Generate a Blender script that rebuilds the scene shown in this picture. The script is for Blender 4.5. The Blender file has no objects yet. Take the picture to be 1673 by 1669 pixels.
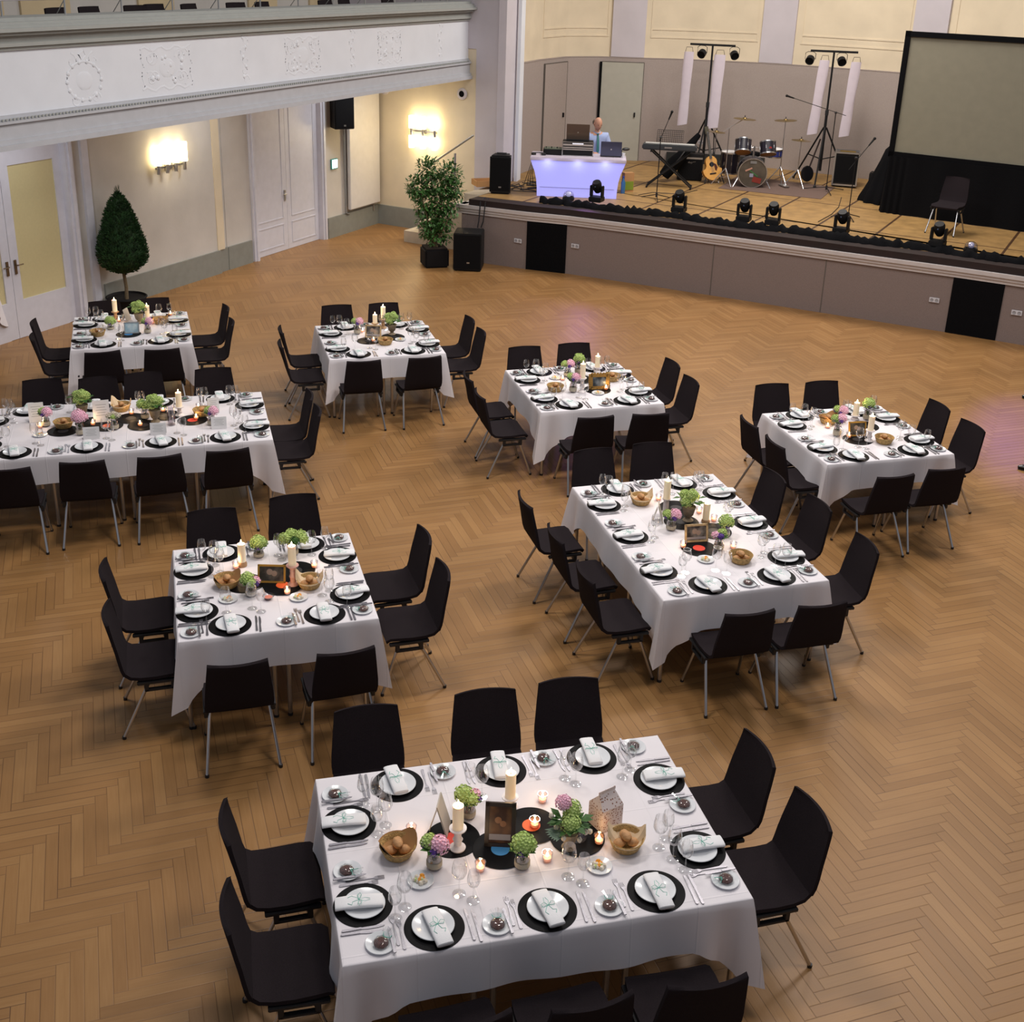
import bpy, bmesh, math, random
from mathutils import Vector, Matrix
R = math.radians; PI = math.pi
random.seed(7)
S = bpy.context.scene
COL = S.collection

# ------------------------------------------------------------------ camera
cam = bpy.data.cameras.new('camera'); cam_o = bpy.data.objects.new('camera', cam); COL.objects.link(cam_o)
f_px, pitch, roll, cam_h, cx, cy = 1934.66, 0.37229, 0.030918, 5.19157, 830.33, 688.96
fw = Vector((0, math.cos(pitch), -math.sin(pitch))); rt = Vector((1, 0, 0)); up = rt.cross(fw)
r2 = rt * math.cos(roll) + up * math.sin(roll); u2 = -rt * math.sin(roll) + up * math.cos(roll)
m = Matrix((r2, u2, -fw)).transposed().to_4x4(); m.translation = (0, 0, cam_h)
cam_o.matrix_world = m
cam.sensor_width = 36; cam.sensor_fit = 'HORIZONTAL'; cam.lens = 36 * f_px / 1673
cam.shift_x = (836.5 - cx) / 1673; cam.shift_y = (cy - 834.5) / 1673
cam.clip_end = 200
S.camera = cam_o

# ------------------------------------------------------------------ light and exposure
S.view_settings.view_transform = 'Standard'; S.view_settings.look = 'None'
S.view_settings.gamma = 1; S.view_settings.use_curve_mapping = False
S.view_settings.exposure = 0.0
w = bpy.data.worlds.new('world'); S.world = w; w.use_nodes = True
w.node_tree.nodes['Background'].inputs[0].default_value = (0.84, 0.89, 1.0, 1)
w.node_tree.nodes['Background'].inputs[1].default_value = 0.24
try: S.cycles.use_denoising = True; S.cycles.max_bounces = 6; S.cycles.transparent_max_bounces = 24; S.cycles.use_light_tree = True; S.cycles.caustics_reflective = False; S.cycles.caustics_refractive = False; S.cycles.sample_clamp_indirect = 4
except Exception: pass

def area(name, loc, size, power, col, rot=(0, 0, 0)):
    l = bpy.data.lights.new(name, 'AREA'); l.shape = 'DISK'; l.size = size; l.energy = power; l.color = col
    o = bpy.data.objects.new(name, l); COL.objects.link(o); o.location = loc; o.rotation_euler = rot; return o
def spot(name, loc, target, power, col, angle, blend=.9, r=.08):
    l = bpy.data.lights.new(name, 'SPOT'); l.energy = power; l.color = col; l.spot_size = R(angle); l.spot_blend = blend; l.shadow_soft_size = r
    o = bpy.data.objects.new(name, l); COL.objects.link(o); o.location = loc
    o.rotation_euler = (Vector(target) - Vector(loc)).to_track_quat('-Z', 'Y').to_euler(); return o
# hall chandeliers (above the frame), warm white
for x, y in ((-1.5, 8.5), (3.2, 11.0), (0.4, 14.5), (6.5, 13.0)):
    area('chandelier_light', (x, y, 8.5), 1.6, 225, (1.0, .93, .87))
area('chandelier_light', (2.0, 4.6, 8.5), 1.6, 140, (1.0, .92, .86))
area('stage_ceiling_light', (4.6, 21.0, 8.0), 3.0, 540, (1.0, .92, .84))
for u_, v_ in ((-9.4, 1.7), (-5.4, 1.4), (-1.8, 1.2)): area('balcony_downlight', (-2.846 + u_ * .4879 + v_ * .8729, 24.445 + u_ * .8729 - v_ * .4879, 3.17), .5, 20, (.95, .97, 1.0))  # unseen lamps assumed under the balcony ceiling, brightening the door wall
# coloured beams from the stage rig on the dance floor
spot('violet_stage_beam', (8.6, 19.5, 4.2), (6.55, 13.5, 0), 360, (.46, .22, 1.0), 17)
spot('violet_stage_beam', (1.3, 21.2, 1.6), (0.6, 16.4, 0), 26, (.70, .30, 1.0), 56)

# ------------------------------------------------------------------ materials
def srgb(r, g, b):
    f = lambda c: (c / 255 / 12.92) if c / 255 <= .04045 else ((c / 255 + .055) / 1.055) ** 2.4
    return (f(r), f(g), f(b), 1)
MATS = {}
def nt(name):
    ma = bpy.data.materials.new(name); ma.use_nodes = True; t = ma.node_tree
    return ma, t, t.nodes['Principled BSDF']
def mat(name, col, rough=.5, metal=0, spec=.5, bump=0, bscale=60, vary=0, vscale=8, emit=None, estr=0, alpha=1, sheen=0, trans=0, coat=0, sss=0):
    if name in MATS: return MATS[name]
    ma, t, b = nt(name); N = t.nodes; L = t.links
    b.inputs['Base Color'].default_value = col; b.inputs['Roughness'].default_value = rough; b.inputs['Metallic'].default_value = metal
    b.inputs['Specular IOR Level'].default_value = spec; b.inputs['Alpha'].default_value = alpha
    b.inputs['Sheen Weight'].default_value = sheen; b.inputs['Transmission Weight'].default_value = trans; b.inputs['Coat Weight'].default_value = coat
    if sss: b.inputs['Subsurface Weight'].default_value = sss; b.inputs['Subsurface Radius'].default_value = (.02, .01, .005); b.inputs['Subsurface Scale'].default_value = .5
    if emit: b.inputs['Emission Color'].default_value = emit; b.inputs['Emission Strength'].default_value = estr
    tc = N.new('ShaderNodeTexCoord')
    nz = N.new('ShaderNodeTexNoise'); nz.inputs['Scale'].default_value = vscale; nz.inputs['Detail'].default_value = 4; L.new(tc.outputs['Object'], nz.inputs['Vector'])
    mx = N.new('ShaderNodeMix'); mx.data_type = 'RGBA'; mx.blend_type = 'MULTIPLY'; mx.inputs[0].default_value = vary if vary else .06
    mx.inputs[0].default_value = 1; vr = N.new('ShaderNodeMapRange'); L.new(nz.outputs['Fac'], vr.inputs[0]); vr.inputs[1].default_value = .3; vr.inputs[2].default_value = .7; vr.inputs[3].default_value = 1 - (vary or .04); vr.inputs[4].default_value = 1 + (vary or .04) * .5; mx.inputs[6].default_value = col; L.new(vr.outputs[0], mx.inputs[7]); L.new(mx.outputs[2], b.inputs['Base Color'])
    if bump:
        n2 = N.new('ShaderNodeTexNoise'); n2.inputs['Scale'].default_value = bscale; n2.inputs['Detail'].default_value = 3; L.new(tc.outputs['Object'], n2.inputs['Vector'])
        bp = N.new('ShaderNodeBump'); bp.inputs['Strength'].default_value = bump; bp.inputs['Distance'].default_value = .01
        L.new(n2.outputs['Fac'], bp.inputs['Height']); L.new(bp.outputs['Normal'], b.inputs['Normal'])
    MATS[name] = ma; return ma

def glass_mat(name, tint=(1, 1, 1, 1), strength=.35):
    ma, t, b = nt(name); N = t.nodes; L = t.links; N.remove(b); out = N['Material Output']
    tr = N.new('ShaderNodeBsdfTransparent'); tr.inputs[0].default_value = tint
    gl = N.new('ShaderNodeBsdfGlossy'); gl.inputs['Roughness'].default_value = .04
    lw = N.new('ShaderNodeLayerWeight'); lw.inputs[0].default_value = strength
    mp = N.new('ShaderNodeMath'); mp.operation = 'MULTIPLY_ADD'; mp.inputs[1].default_value = .6; mp.inputs[2].default_value = .008
    L.new(lw.outputs['Facing'], mp.inputs[0])
    mx = N.new('ShaderNodeMixShader'); L.new(mp.outputs[0], mx.inputs[0]); L.new(tr.outputs[0], mx.inputs[1]); L.new(gl.outputs[0], mx.inputs[2]); L.new(mx.outputs[0], out.inputs[0])
    return ma
GLASS = glass_mat('clear_glass', (1, 1, 1, 1), .28); THICKGLASS = glass_mat('thick_glass', (.9, .88, .9, 1), .5); CELLO = glass_mat('cellophane', (.97, .99, .99, 1), .45)

def floor_mat():
    # herringbone oak: 8:1 planks, computed in plank coordinates
    ma, t, b = nt('herringbone_oak'); N = t.nodes; L = t.links
    WP, NP = .0735, 8
    def M(op, a, c=None, d=None):
        n = N.new('ShaderNodeMath'); n.operation = op
        for i, v in enumerate((a, c, d)):
            if v is None: continue
            if isinstance(v, (int, float)): n.inputs[i].default_value = v
            else: L.new(v, n.inputs[i])
        return n.outputs[0]
    geo = N.new('ShaderNodeNewGeometry')
    mp = N.new('ShaderNodeMapping'); mp.vector_type = 'TEXTURE'; mp.inputs['Location'].default_value = (3.484, 7.524, 0); mp.inputs['Rotation'].default_value = (0, 0, R(19.3)); mp.inputs['Scale'].default_value = (WP, WP, 1)
    L.new(geo.outputs['Position'], mp.inputs['Vector']); sp = N.new('ShaderNodeSeparateXYZ'); L.new(mp.outputs[0], sp.inputs[0])
    x = M('ADD', sp.outputs[0], NP); y = M('ADD', sp.outputs[1], 1)
    i = M('FLOOR', x); j = M('FLOOR', y); k = M('FLOORED_MODULO', M('SUBTRACT', i, j), 2 * NP)
    hor = M('LESS_THAN', k, NP - .5)
    # horizontal plank
    sx = M('SUBTRACT', i, k); ax = M('SUBTRACT', x, sx); fy = M('SUBTRACT', y, j)
    # vertical plank
    sy = M('ADD', M('ADD', j, k), 1 - 2 * NP); ay = M('SUBTRACT', y, sy); fx = M('SUBTRACT', x, i)
    def pick(a, c):
        return M('ADD', M('MULTIPLY', hor, a), M('MULTIPLY', M('SUBTRACT', 1, hor), c))
    along = pick(ax, ay); across = pick(fy, fx); ida = pick(sx, i); idb = pick(j, sy)
    d1 = M('MINIMUM', M('MINIMUM', along, M('SUBTRACT', NP, along)), M('MINIMUM', across, M('SUBTRACT', 1, across)))
    cv = N.new('ShaderNodeCombineXYZ'); L.new(ida, cv.inputs[0]); L.new(idb, cv.inputs[1]); L.new(hor, cv.inputs[2])
    wn = N.new('ShaderNodeTexWhiteNoise'); wn.noise_dimensions = '3D'; L.new(cv.outputs[0], wn.inputs['Vector'])
    # grain
    gv = N.new('ShaderNodeCombineXYZ'); L.new(M('MULTIPLY', along, .35), gv.inputs[0]); L.new(M('MULTIPLY', across, 7), gv.inputs[1]); L.new(M('MULTIPLY', wn.outputs['Value'], 40), gv.inputs[2])
    gn = N.new('ShaderNodeTexNoise'); gn.inputs['Scale'].default_value = 1; gn.inputs['Detail'].default_value = 5; L.new(gv.outputs[0], gn.inputs['Vector'])
    ramp = N.new('ShaderNodeValToRGB'); e = ramp.color_ramp.elements
    e[0].position = 0; e[0].color = srgb(134, 97, 57); e[1].position = 1; e[1].color = srgb(169, 129, 82)
    em = ramp.color_ramp.elements.new(.5); em.color = srgb(152, 112, 68)
    L.new(M('ADD', M('ADD', M('MULTIPLY', wn.outputs['Value'], .42), M('MULTIPLY', gn.outputs['Fac'], .5)), .07), ramp.inputs[0])
    # joints, some darker than others
    gap = N.new('ShaderNodeMapRange'); gap.interpolation_type = 'SMOOTHSTEP'; L.new(d1, gap.inputs[0]); gap.inputs[1].default_value = .0; gap.inputs[2].default_value = .06; gap.inputs[3].default_value = 1; gap.inputs[4].default_value = 0
    wn2 = N.new('ShaderNodeTexNoise'); wn2.inputs['Scale'].default_value = .35; L.new(cv.outputs[0], wn2.inputs['Vector'])
    g2 = M('MULTIPLY', gap.outputs[0], M('ADD', M('MULTIPLY', M('MULTIPLY', wn2.outputs['Fac'], wn2.outputs['Fac']), 1.7), .05))
    mx = N.new('ShaderNodeMix'); mx.data_type = 'RGBA'; L.new(g2, mx.inputs[0]); L.new(ramp.outputs[0], mx.inputs[6]); mx.inputs[7].default_value = srgb(62, 34, 18)
    # wear stains
    st = N.new('ShaderNodeTexNoise'); st.inputs['Scale'].default_value = .9; st.inputs['Detail'].default_value = 3; L.new(geo.outputs['Position'], st.inputs['Vector'])
    mr = N.new('ShaderNodeMapRange'); L.new(st.outputs['Fac'], mr.inputs[0]); mr.inputs[1].default_value = .35; mr.inputs[2].default_value = .7; mr.inputs[3].default_value = .88; mr.inputs[4].default_value = 1.06
    m2 = N.new('ShaderNodeMix'); m2.data_type = 'RGBA'; m2.blend_type = 'MULTIPLY'; m2.inputs[0].default_value = 1; L.new(mx.outputs[2], m2.inputs[6]); L.new(mr.outputs[0], m2.inputs[7])
    L.new(m2.outputs[2], b.inputs['Base Color'])
    b.inputs['Specular IOR Level'].default_value = .35
    L.new(M('ADD', M('MULTIPLY', gn.outputs['Fac'], .15), .33), b.inputs['Roughness'])
    bp = N.new('ShaderNodeBump'); bp.inputs['Strength'].default_value = .25; bp.inputs['Distance'].default_value = .004; L.new(M('SUBTRACT', 1, gap.outputs[0]), bp.inputs['Height']); L.new(bp.outputs['Normal'], b.inputs['Normal'])
    return ma

def cloth_mat():
    ma, t, b = nt('white_table_linen'); N = t.nodes; L = t.links
    b.inputs['Roughness'].default_value = .85; b.inputs['Specular IOR Level'].default_value = .2; b.inputs['Sheen Weight'].default_value = .15
    tc = N.new('ShaderNodeTexCoord'); nz = N.new('ShaderNodeTexNoise'); nz.inputs['Scale'].default_value = 250; L.new(tc.outputs['Object'], nz.inputs['Vector'])
    wv = N.new('ShaderNodeTexNoise'); wv.inputs['Scale'].default_value = 2.2; wv.inputs['Detail'].default_value = 3; L.new(tc.outputs['Object'], wv.inputs['Vector'])
    r = N.new('ShaderNodeMapRange'); L.new(wv.outputs['Fac'], r.inputs[0]); r.inputs[1].default_value = .3; r.inputs[2].default_value = .7; r.inputs[3].default_value = .93; r.inputs[4].default_value = 1
    mx = N.new('ShaderNodeMix'); mx.data_type = 'RGBA'; mx.blend_type = 'MULTIPLY'; mx.inputs[0].default_value = 1; mx.inputs[6].default_value = (.80, .765, .80, 1); L.new(r.outputs[0], mx.inputs[7]); L.new(mx.outputs[2], b.inputs['Base Color'])
    bp = N.new('ShaderNodeBump'); bp.inputs['Strength'].default_value = .15; bp.inputs['Distance'].default_value = .002; L.new(nz.outputs['Fac'], bp.inputs['Height'])
    # pressed fold lines, 36 cm apart both ways
    sp = N.new('ShaderNodeSeparateXYZ'); L.new(tc.outputs['Object'], sp.inputs[0]); last = bp
    for k, off in ((0, .13), (1, .09)):
        a = N.new('ShaderNodeMath'); a.operation = 'ADD'; a.inputs[1].default_value = off + 20; L.new(sp.outputs[k], a.inputs[0])
        pg = N.new('ShaderNodeMath'); pg.operation = 'PINGPONG'; pg.inputs[1].default_value = .18; L.new(a.outputs[0], pg.inputs[0])
        mr = N.new('ShaderNodeMapRange'); mr.interpolation_type = 'SMOOTHSTEP'; L.new(pg.outputs[0], mr.inputs[0]); mr.inputs[1].default_value = 0; mr.inputs[2].default_value = .008; mr.inputs[3].default_value = 1; mr.inputs[4].default_value = 0
        b2 = N.new('ShaderNodeBump'); b2.inputs['Strength'].default_value = .5; b2.inputs['Distance'].default_value = .003; L.new(mr.outputs[0], b2.inputs['Height']); L.new(last.outputs['Normal'], b2.inputs['Normal']); last = b2
    L.new(last.outputs['Normal'], b.inputs['Normal'])
    return ma

def vinyl_mat():
    ma, t, b = nt('black_vinyl'); N = t.nodes; L = t.links
    b.inputs['Base Color'].default_value = (.006, .006, .007, 1); b.inputs['Roughness'].default_value = .45; b.inputs['Specular IOR Level'].default_value = .06
    tc = N.new('ShaderNodeTexCoord'); wv = N.new('ShaderNodeTexWave'); wv.wave_type = 'RINGS'; wv.rings_direction = 'Z'; wv.inputs['Scale'].default_value = 60; L.new(tc.outputs['Object'], wv.inputs['Vector'])
    bp = N.new('ShaderNodeBump'); bp.inputs['Strength'].default_value = .1; bp.inputs['Distance'].default_value = .001; L.new(wv.outputs['Fac'], bp.inputs['Height']); L.new(bp.outputs['Normal'], b.inputs['Normal'])
    return ma

def tile_mat(name, c1, c2, seam, sx, sy, ang, rough=.5, ms=.012):
    ma, t, b = nt(name); N = t.nodes; L = t.links
    geo = N.new('ShaderNodeNewGeometry'); mp = N.new('ShaderNodeMapping'); mp.vector_type = 'TEXTURE'; mp.inputs['Rotation'].default_value = (0, 0, ang); L.new(geo.outputs['Position'], mp.inputs['Vector'])
    br = N.new('ShaderNodeTexBrick'); br.offset = 0.0; br.inputs['Scale'].default_value = 1; br.inputs['Brick Width'].default_value = sx; br.inputs['Row Height'].default_value = sy; br.inputs['Mortar Size'].default_value = ms
    br.inputs['Color1'].default_value = c1; br.inputs['Color2'].default_value = c2; br.inputs['Mortar'].default_value = seam; L.new(mp.outputs[0], br.inputs['Vector'])
    nz = N.new('ShaderNodeTexNoise'); nz.inputs['Scale'].default_value = 5; nz.inputs['Detail'].default_value = 8; L.new(mp.outputs[0], nz.inputs['Vector'])
    r = N.new('ShaderNodeMapRange'); L.new(nz.outputs['Fac'], r.inputs[0]); r.inputs[1].default_value = .3; r.inputs[2].default_value = .7; r.inputs[3].default_value = .72; r.inputs[4].default_value = 1.1
    mx = N.new('ShaderNodeMix'); mx.data_type = 'RGBA'; mx.blend_type = 'MULTIPLY'; mx.inputs[0].default_value = 1; L.new(br.outputs['Color'], mx.inputs[6]); L.new(r.outputs[0], mx.inputs[7]); L.new(mx.outputs[2], b.inputs['Base Color'])
    b.inputs['Roughness'].default_value = rough
    return ma

def dots_mat():
    ma, t, b = nt('paper_with_copper_dots'); N = t.nodes; L = t.links
    tc = N.new('ShaderNodeTexCoord'); vo = N.new('ShaderNodeTexVoronoi'); vo.inputs['Scale'].default_value = 62; vo.inputs['Randomness'].default_value = .7; L.new(tc.outputs['Object'], vo.inputs['Vector'])
    r = N.new('ShaderNodeMath'); r.operation = 'LESS_THAN'; r.inputs[1].default_value = .27; L.new(vo.outputs['Distance'], r.inputs[0])
    mx = N.new('ShaderNodeMix'); mx.data_type = 'RGBA'; L.new(r.outputs[0], mx.inputs[0]); mx.inputs[6].default_value = srgb(215, 200, 196); mx.inputs[7].default_value = srgb(132, 80, 52); L.new(mx.outputs[2], b.inputs['Base Color'])
    return ma
def photo_mat(name, a, c, scale=14):
    ma, t, b = nt(name); N = t.nodes; L = t.links
    tc = N.new('ShaderNodeTexCoord'); nz = N.new('ShaderNodeTexNoise'); nz.inputs['Scale'].default_value = scale; nz.inputs['Detail'].default_value = 2; L.new(tc.outputs['Object'], nz.inputs['Vector'])
    rp = N.new('ShaderNodeValToRGB'); rp.color_ramp.elements[0].position = .38; rp.color_ramp.elements[0].color = a; rp.color_ramp.elements[1].position = .62; rp.color_ramp.elements[1].color = c
    L.new(nz.outputs['Fac'], rp.inputs[0]); L.new(rp.outputs[0], b.inputs['Base Color']); b.inputs['Roughness'].default_value = .3
    return ma

FLOOR = floor_mat(); LINEN = cloth_mat(); VINYL = vinyl_mat(); DOTS = dots_mat()
CHAIRF = mat('charcoal_upholstery', srgb(40, 34, 37), .95, bump=.5, bscale=500, vary=.25, vscale=260, sheen=0, spec=.1)
CHROME = mat('chrome', (.55, .55, .57, 1), .28, 1)
BLKPL = mat('black_plastic', (.012, .012, .014, 1), .5)
CHINA = mat('white_porcelain', (.72, .74, .77, 1), .18, spec=.6)
NAPK = mat('white_napkin', (.80, .80, .82, 1), .9, bump=.2, bscale=300)
MINT = mat('mint_ribbon', srgb(120, 196, 178), .5)
STEEL = mat('cutlery_steel', (.30, .29, .32, 1), .34, 1)
WAX = mat('glowing_cream_wax', srgb(248, 238, 214), .5, sss=.25, emit=srgb(255, 205, 140), estr=.16)  # weak emission paints the flame's light shining through the wax
FLAME = mat('candle_flame', (1, .7, .3, 1), .5, emit=(1, .72, .36, 1), estr=26)
COOKIE = mat('brown_biscuit', srgb(96, 62, 58), .6, bump=.8, bscale=200, vary=.5, vscale=90)
BREAD = mat('bread_crust', srgb(196, 148, 100), .7, bump=.4, bscale=60, vary=.5, vscale=20)
WICK = mat('straw_basket', srgb(196, 160, 100), .8, bump=1, bscale=180, vary=.4, vscale=60)
PAPERN = mat('cream_paper_napkin', srgb(232, 208, 172), .9)
KRAFT = mat('brown_paper', srgb(176, 132, 84), .9)
GREENH = mat('green_hydrangea', srgb(192, 214, 132), .8, vary=.2, vscale=60)
LEAFD = mat('dark_leaf', srgb(62, 104, 44), .6, vary=.3, vscale=30)
PINKH = mat('pink_hydrangea', srgb(250, 204, 222), .8, vary=.12, vscale=60)
PURPH = mat('purple_blossom', srgb(120, 84, 170), .8, vary=.3, vscale=60)
WHITEF = mat('pale_blossom', srgb(225, 214, 196), .8, vary=.3, vscale=60)
STONE = mat('stone_pot', srgb(142, 128, 108), .9, bump=.6, bscale=60, vary=.3, vscale=20)
TWINE = mat('twine', srgb(186, 176, 156), .9, bump=.5, bscale=200)
WHITEC = mat('white_glazed_holder', srgb(232, 224, 224), .3)
PINKC = mat('pink_wood_holder', srgb(205, 160, 150), .4)
CARDW = mat('white_card', srgb(228, 226, 226), .8)
INK = mat('grey_print', srgb(150, 150, 150), .8)

# walls
WCREAM = mat('cream_plaster', srgb(206, 186, 150), .9, bump=.1, bscale=30, vary=.08, vscale=2)
WCREAMY = mat('yellow_cream_plaster', srgb(220, 206, 180), .9, bump=.1, bscale=30, vary=.08, vscale=2)
WWHITE = mat('white_plaster', srgb(196, 190, 196), .85, bump=.08, bscale=30, vary=.06, vscale=2)
WBALC = mat('balcony_white_plaster', srgb(222, 226, 234), .85, bump=.05, bscale=40, vary=.05, vscale=2)
WTRIM = mat('grey_white_trim', srgb(160, 163, 160), .6, vary=.05)
WTAUPE = mat('taupe_plaster', srgb(200, 195, 189), .9, bump=.1, bscale=30, vary=.08, vscale=2)
DOORW = mat('white_gloss_door', srgb(212, 212, 222), .4, vary=.05)
FROST = mat('frosted_yellow_glass', srgb(208, 196, 150), .4, vary=.03, vscale=30)
BASEG = mat('grey_baseboard', srgb(136, 138, 132), .6, vary=.08)
GREYP = mat('grey_acoustic_panel', srgb(172, 160, 154), .95, bump=.5, bscale=400, vary=.15, vscale=120, spec=.15)
GREYST = mat('grey_stage_panel', srgb(142, 128, 124), .95, bump=.6, bscale=400, vary=.2, vscale=150, spec=.15)
LIPM = mat('dark_stained_edge', srgb(34, 17, 14), .8, vary=.3, vscale=6)
STRIM = mat('painted_stage_moulding', srgb(194, 187, 186), .6, vary=.06)
BLACKC = mat('black_molton', (.004, .004, .005, 1), .95, spec=.1, bump=.4, bscale=80)
BLACKM = mat('black_metal', (.008, .008, .009, 1), .55, 0, .25)
BLACKG = mat('black_grille', (.006, .006, .007, 1), .8, spec=.12, bump=.6, bscale=300)
SCREEN = mat('grey_screen_fabric', srgb(128, 124, 108), .8, vary=.06, vscale=6)
SHEER = mat('white_stretch_fabric', srgb(200, 190, 200), .8, bump=.3, bscale=9)
STAGEF = tile_mat('stage_boards', srgb(166, 131, 80), srgb(152, 119, 72), srgb(72, 46, 24), 1.0, 2.0, R(-28.5), .5, .022)
CHROMEB = mat('brushed_aluminium', (.5, .5, .5, 1), .35, 1)
# ------------------------------------------------------------------ mesh helpers
class MB:
    def __init__(s): s.v = []; s.f = []; s.m = []
    def add(s, vs, fs, mi=0):
        o = len(s.v); s.v += [tuple(v) for v in vs]; s.f += [tuple(i + o for i in f) for f in fs]; s.m += [mi] * len(fs); return s
    def box(s, c, d, rz=0, mi=0, tf=None):
        hx, hy, hz = d[0] / 2, d[1] / 2, d[2] / 2; vs = []
        for z in (-hz, hz):
            for x, y in ((-hx, -hy), (hx, -hy), (hx, hy), (-hx, hy)): vs.append(Vector((x, y, z)))
        if tf: vs = [tf @ v for v in vs]
        cr, sr = math.cos(rz), math.sin(rz)
        vs = [(c[0] + v.x * cr - v.y * sr, c[1] + v.x * sr + v.y * cr, c[2] + v.z) for v in vs]
        return s.add(vs, [(3, 2, 1, 0), (4, 5, 6, 7), (0, 1, 5, 4), (1, 2, 6, 5), (2, 3, 7, 6), (3, 0, 4, 7)], mi)
    def bar(s, p, q, r, n=8, r2=None, mi=0, caps=True):
        p, q = Vector(p), Vector(q); d = (q - p).normalized(); a = d.orthogonal().normalized(); b = d.cross(a); r2 = r if r2 is None else r2
        vs = [p + (a * math.cos(t) + b * math.sin(t)) * r for t in [2 * PI * i / n for i in range(n)]] + [q + (a * math.cos(t) + b * math.sin(t)) * r2 for t in [2 * PI * i / n for i in range(n)]]
        fs = [(i, (i + 1) % n, (i + 1) % n + n, i + n) for i in range(n)]
        if caps: fs += [tuple(reversed(range(n))), tuple(range(n, 2 * n))]
        return s.add(vs, fs, mi)
    def tube(s, pts, r, n=6, mi=0):
        pts = [Vector(p) for p in pts]; vs = []; fs = []; N = len(pts)
        ref = Vector((0, 0, 1))
        for i, p in enumerate(pts):
            d = (pts[min(i + 1, N - 1)] - pts[max(i - 1, 0)]).normalized()
            a = d.cross(ref)
            if a.length < .05: a = d.cross(Vector((1, 0, 0)))
            a.normalize(); b = d.cross(a); rr = r[i] if isinstance(r, (list, tuple)) else r
            for k in range(n): t = 2 * PI * k / n; vs.append(p + a * math.cos(t) * rr + b * math.sin(t) * rr)
        for i in range(N - 1):
            for k in range(n): fs.append((i * n + k, i * n + (k + 1) % n, (i + 1) * n + (k + 1) % n, (i + 1) * n + k))
        fs += [tuple(reversed(range(n))), tuple(range((N - 1) * n, N * n))]
        return s.add(vs, fs, mi)
    def lathe(s, prof, n=24, c=(0, 0, 0), mi=0, closed=False, tf=None):
        vs = []; fs = []; K = len(prof)
        for r, z in prof:
            for k in range(n): t = 2 * PI * k / n; vs.append(Vector((r * math.cos(t), r * math.sin(t), z)))
        for i in range(K - 1 if not closed else K):
            j = (i + 1) % K
            for k in range(n): fs.append((i * n + k, i * n + (k + 1) % n, j * n + (k + 1) % n, j * n + k))
        if not closed:
            if prof[0][0] > 1e-5: fs.append(tuple(reversed(range(n))))
            if prof[-1][0] > 1e-5: fs.append(tuple(range((K - 1) * n, K * n)))
        if tf: vs = [tf @ v for v in vs]
        return s.add([(v.x + c[0], v.y + c[1], v.z + c[2]) for v in vs], fs, mi)
    def ball(s, c, r, n=10, k=6, mi=0, wob=0):
        if not isinstance(r, (tuple, list)): r = (r, r, r)
        pr = []; vs = [(c[0], c[1], c[2] - r[2])]; fs = []
        for i in range(1, k):
            ph = -PI / 2 + PI * i / k
            for j in range(n):
                t = 2 * PI * j / n; q = 1 + random.uniform(-wob, wob); vs.append((c[0] + r[0] * math.cos(ph) * math.cos(t) * q, c[1] + r[1] * math.cos(ph) * math.sin(t) * q, c[2] + r[2] * math.sin(ph) * q))
        vs.append((c[0], c[1], c[2] + r[2])); top = len(vs) - 1
        for j in range(n):
            fs.append((0, 1 + (j + 1) % n, 1 + j)); fs.append((top, top - n + j, top - n + (j + 1) % n))
            for i in range(k - 2): a = 1 + i * n; fs.append((a + j, a + (j + 1) % n, a + n + (j + 1) % n, a + n + j))
        return s.add(vs, fs, mi)
    def prism(s, poly, z0, z1, mi=0):
        n = len(poly); vs = [(x, y, z0) for x, y in poly] + [(x, y, z1) for x, y in poly]
        ar = sum(poly[i][0] * poly[(i + 1) % n][1] - poly[(i + 1) % n][0] * poly[i][1] for i in range(n))
        fs = [tuple(reversed(range(n))), tuple(range(n, 2 * n))] + [(i, (i + 1) % n, (i + 1) % n + n, i + n) for i in range(n)]
        if ar < 0: fs = [tuple(reversed(f)) for f in fs]
        return s.add(vs, fs, mi)
    def leafq(s, p, d, up, L, W, mi=0):
        p, d, up = Vector(p), Vector(d).normalized(), Vector(up); sd = d.cross(up)
        sd = sd.normalized() if sd.length > .01 else Vector((1, 0, 0)); nn = sd.cross(d)
        return s.add([p, p + d * L * .5 + sd * W / 2 + nn * W * .15, p + d * L, p + d * L * .5 - sd * W / 2 + nn * W * .15], [(0, 1, 2), (0, 2, 3)], mi)
    def build(s, name, mats, parent=None, smooth=35, bevel=0, loc=None, rz=0):
        me = bpy.data.meshes.new(name); me.from_pydata(s.v, [], s.f)
        if not isinstance(mats, (list, tuple)): mats = [mats]
        for x in mats: me.materials.append(x)
        if len(mats) > 1: me.polygons.foreach_set('material_index', s.m)
        if smooth or bevel:
            b = bmesh.new(); b.from_mesh(me)
            if bevel: bmesh.ops.bevel(b, geom=[e for e in b.edges if e.is_manifold and e.calc_face_angle(0) > .9], offset=bevel, segments=2, affect='EDGES', clamp_overlap=True)
            for e in b.edges:
                if not e.is_manifold or e.calc_face_angle(0) > R(smooth): e.smooth = False
            for f in b.faces: f.smooth = True
            b.to_mesh(me); b.free()
        me.update(); o = bpy.data.objects.new(name, me); COL.objects.link(o)
        if parent: o.parent = parent
        if loc is not None: o.location = loc
        if rz: o.rotation_euler = (0, 0, rz)
        return o
def tag(o, label=None, cat=None, group=None, kind=None):
    if label: o['label'] = label
    if cat: o['category'] = cat
    if group: o['group'] = group
    if kind: o['kind'] = kind
    return o
def thing(name, loc, rz, label, cat, group=None):
    o = bpy.data.objects.new(name, None); COL.objects.link(o); o.empty_display_size = .1; o.location = loc; o.rotation_euler = (0, 0, rz); return tag(o, label, cat, group)
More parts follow.
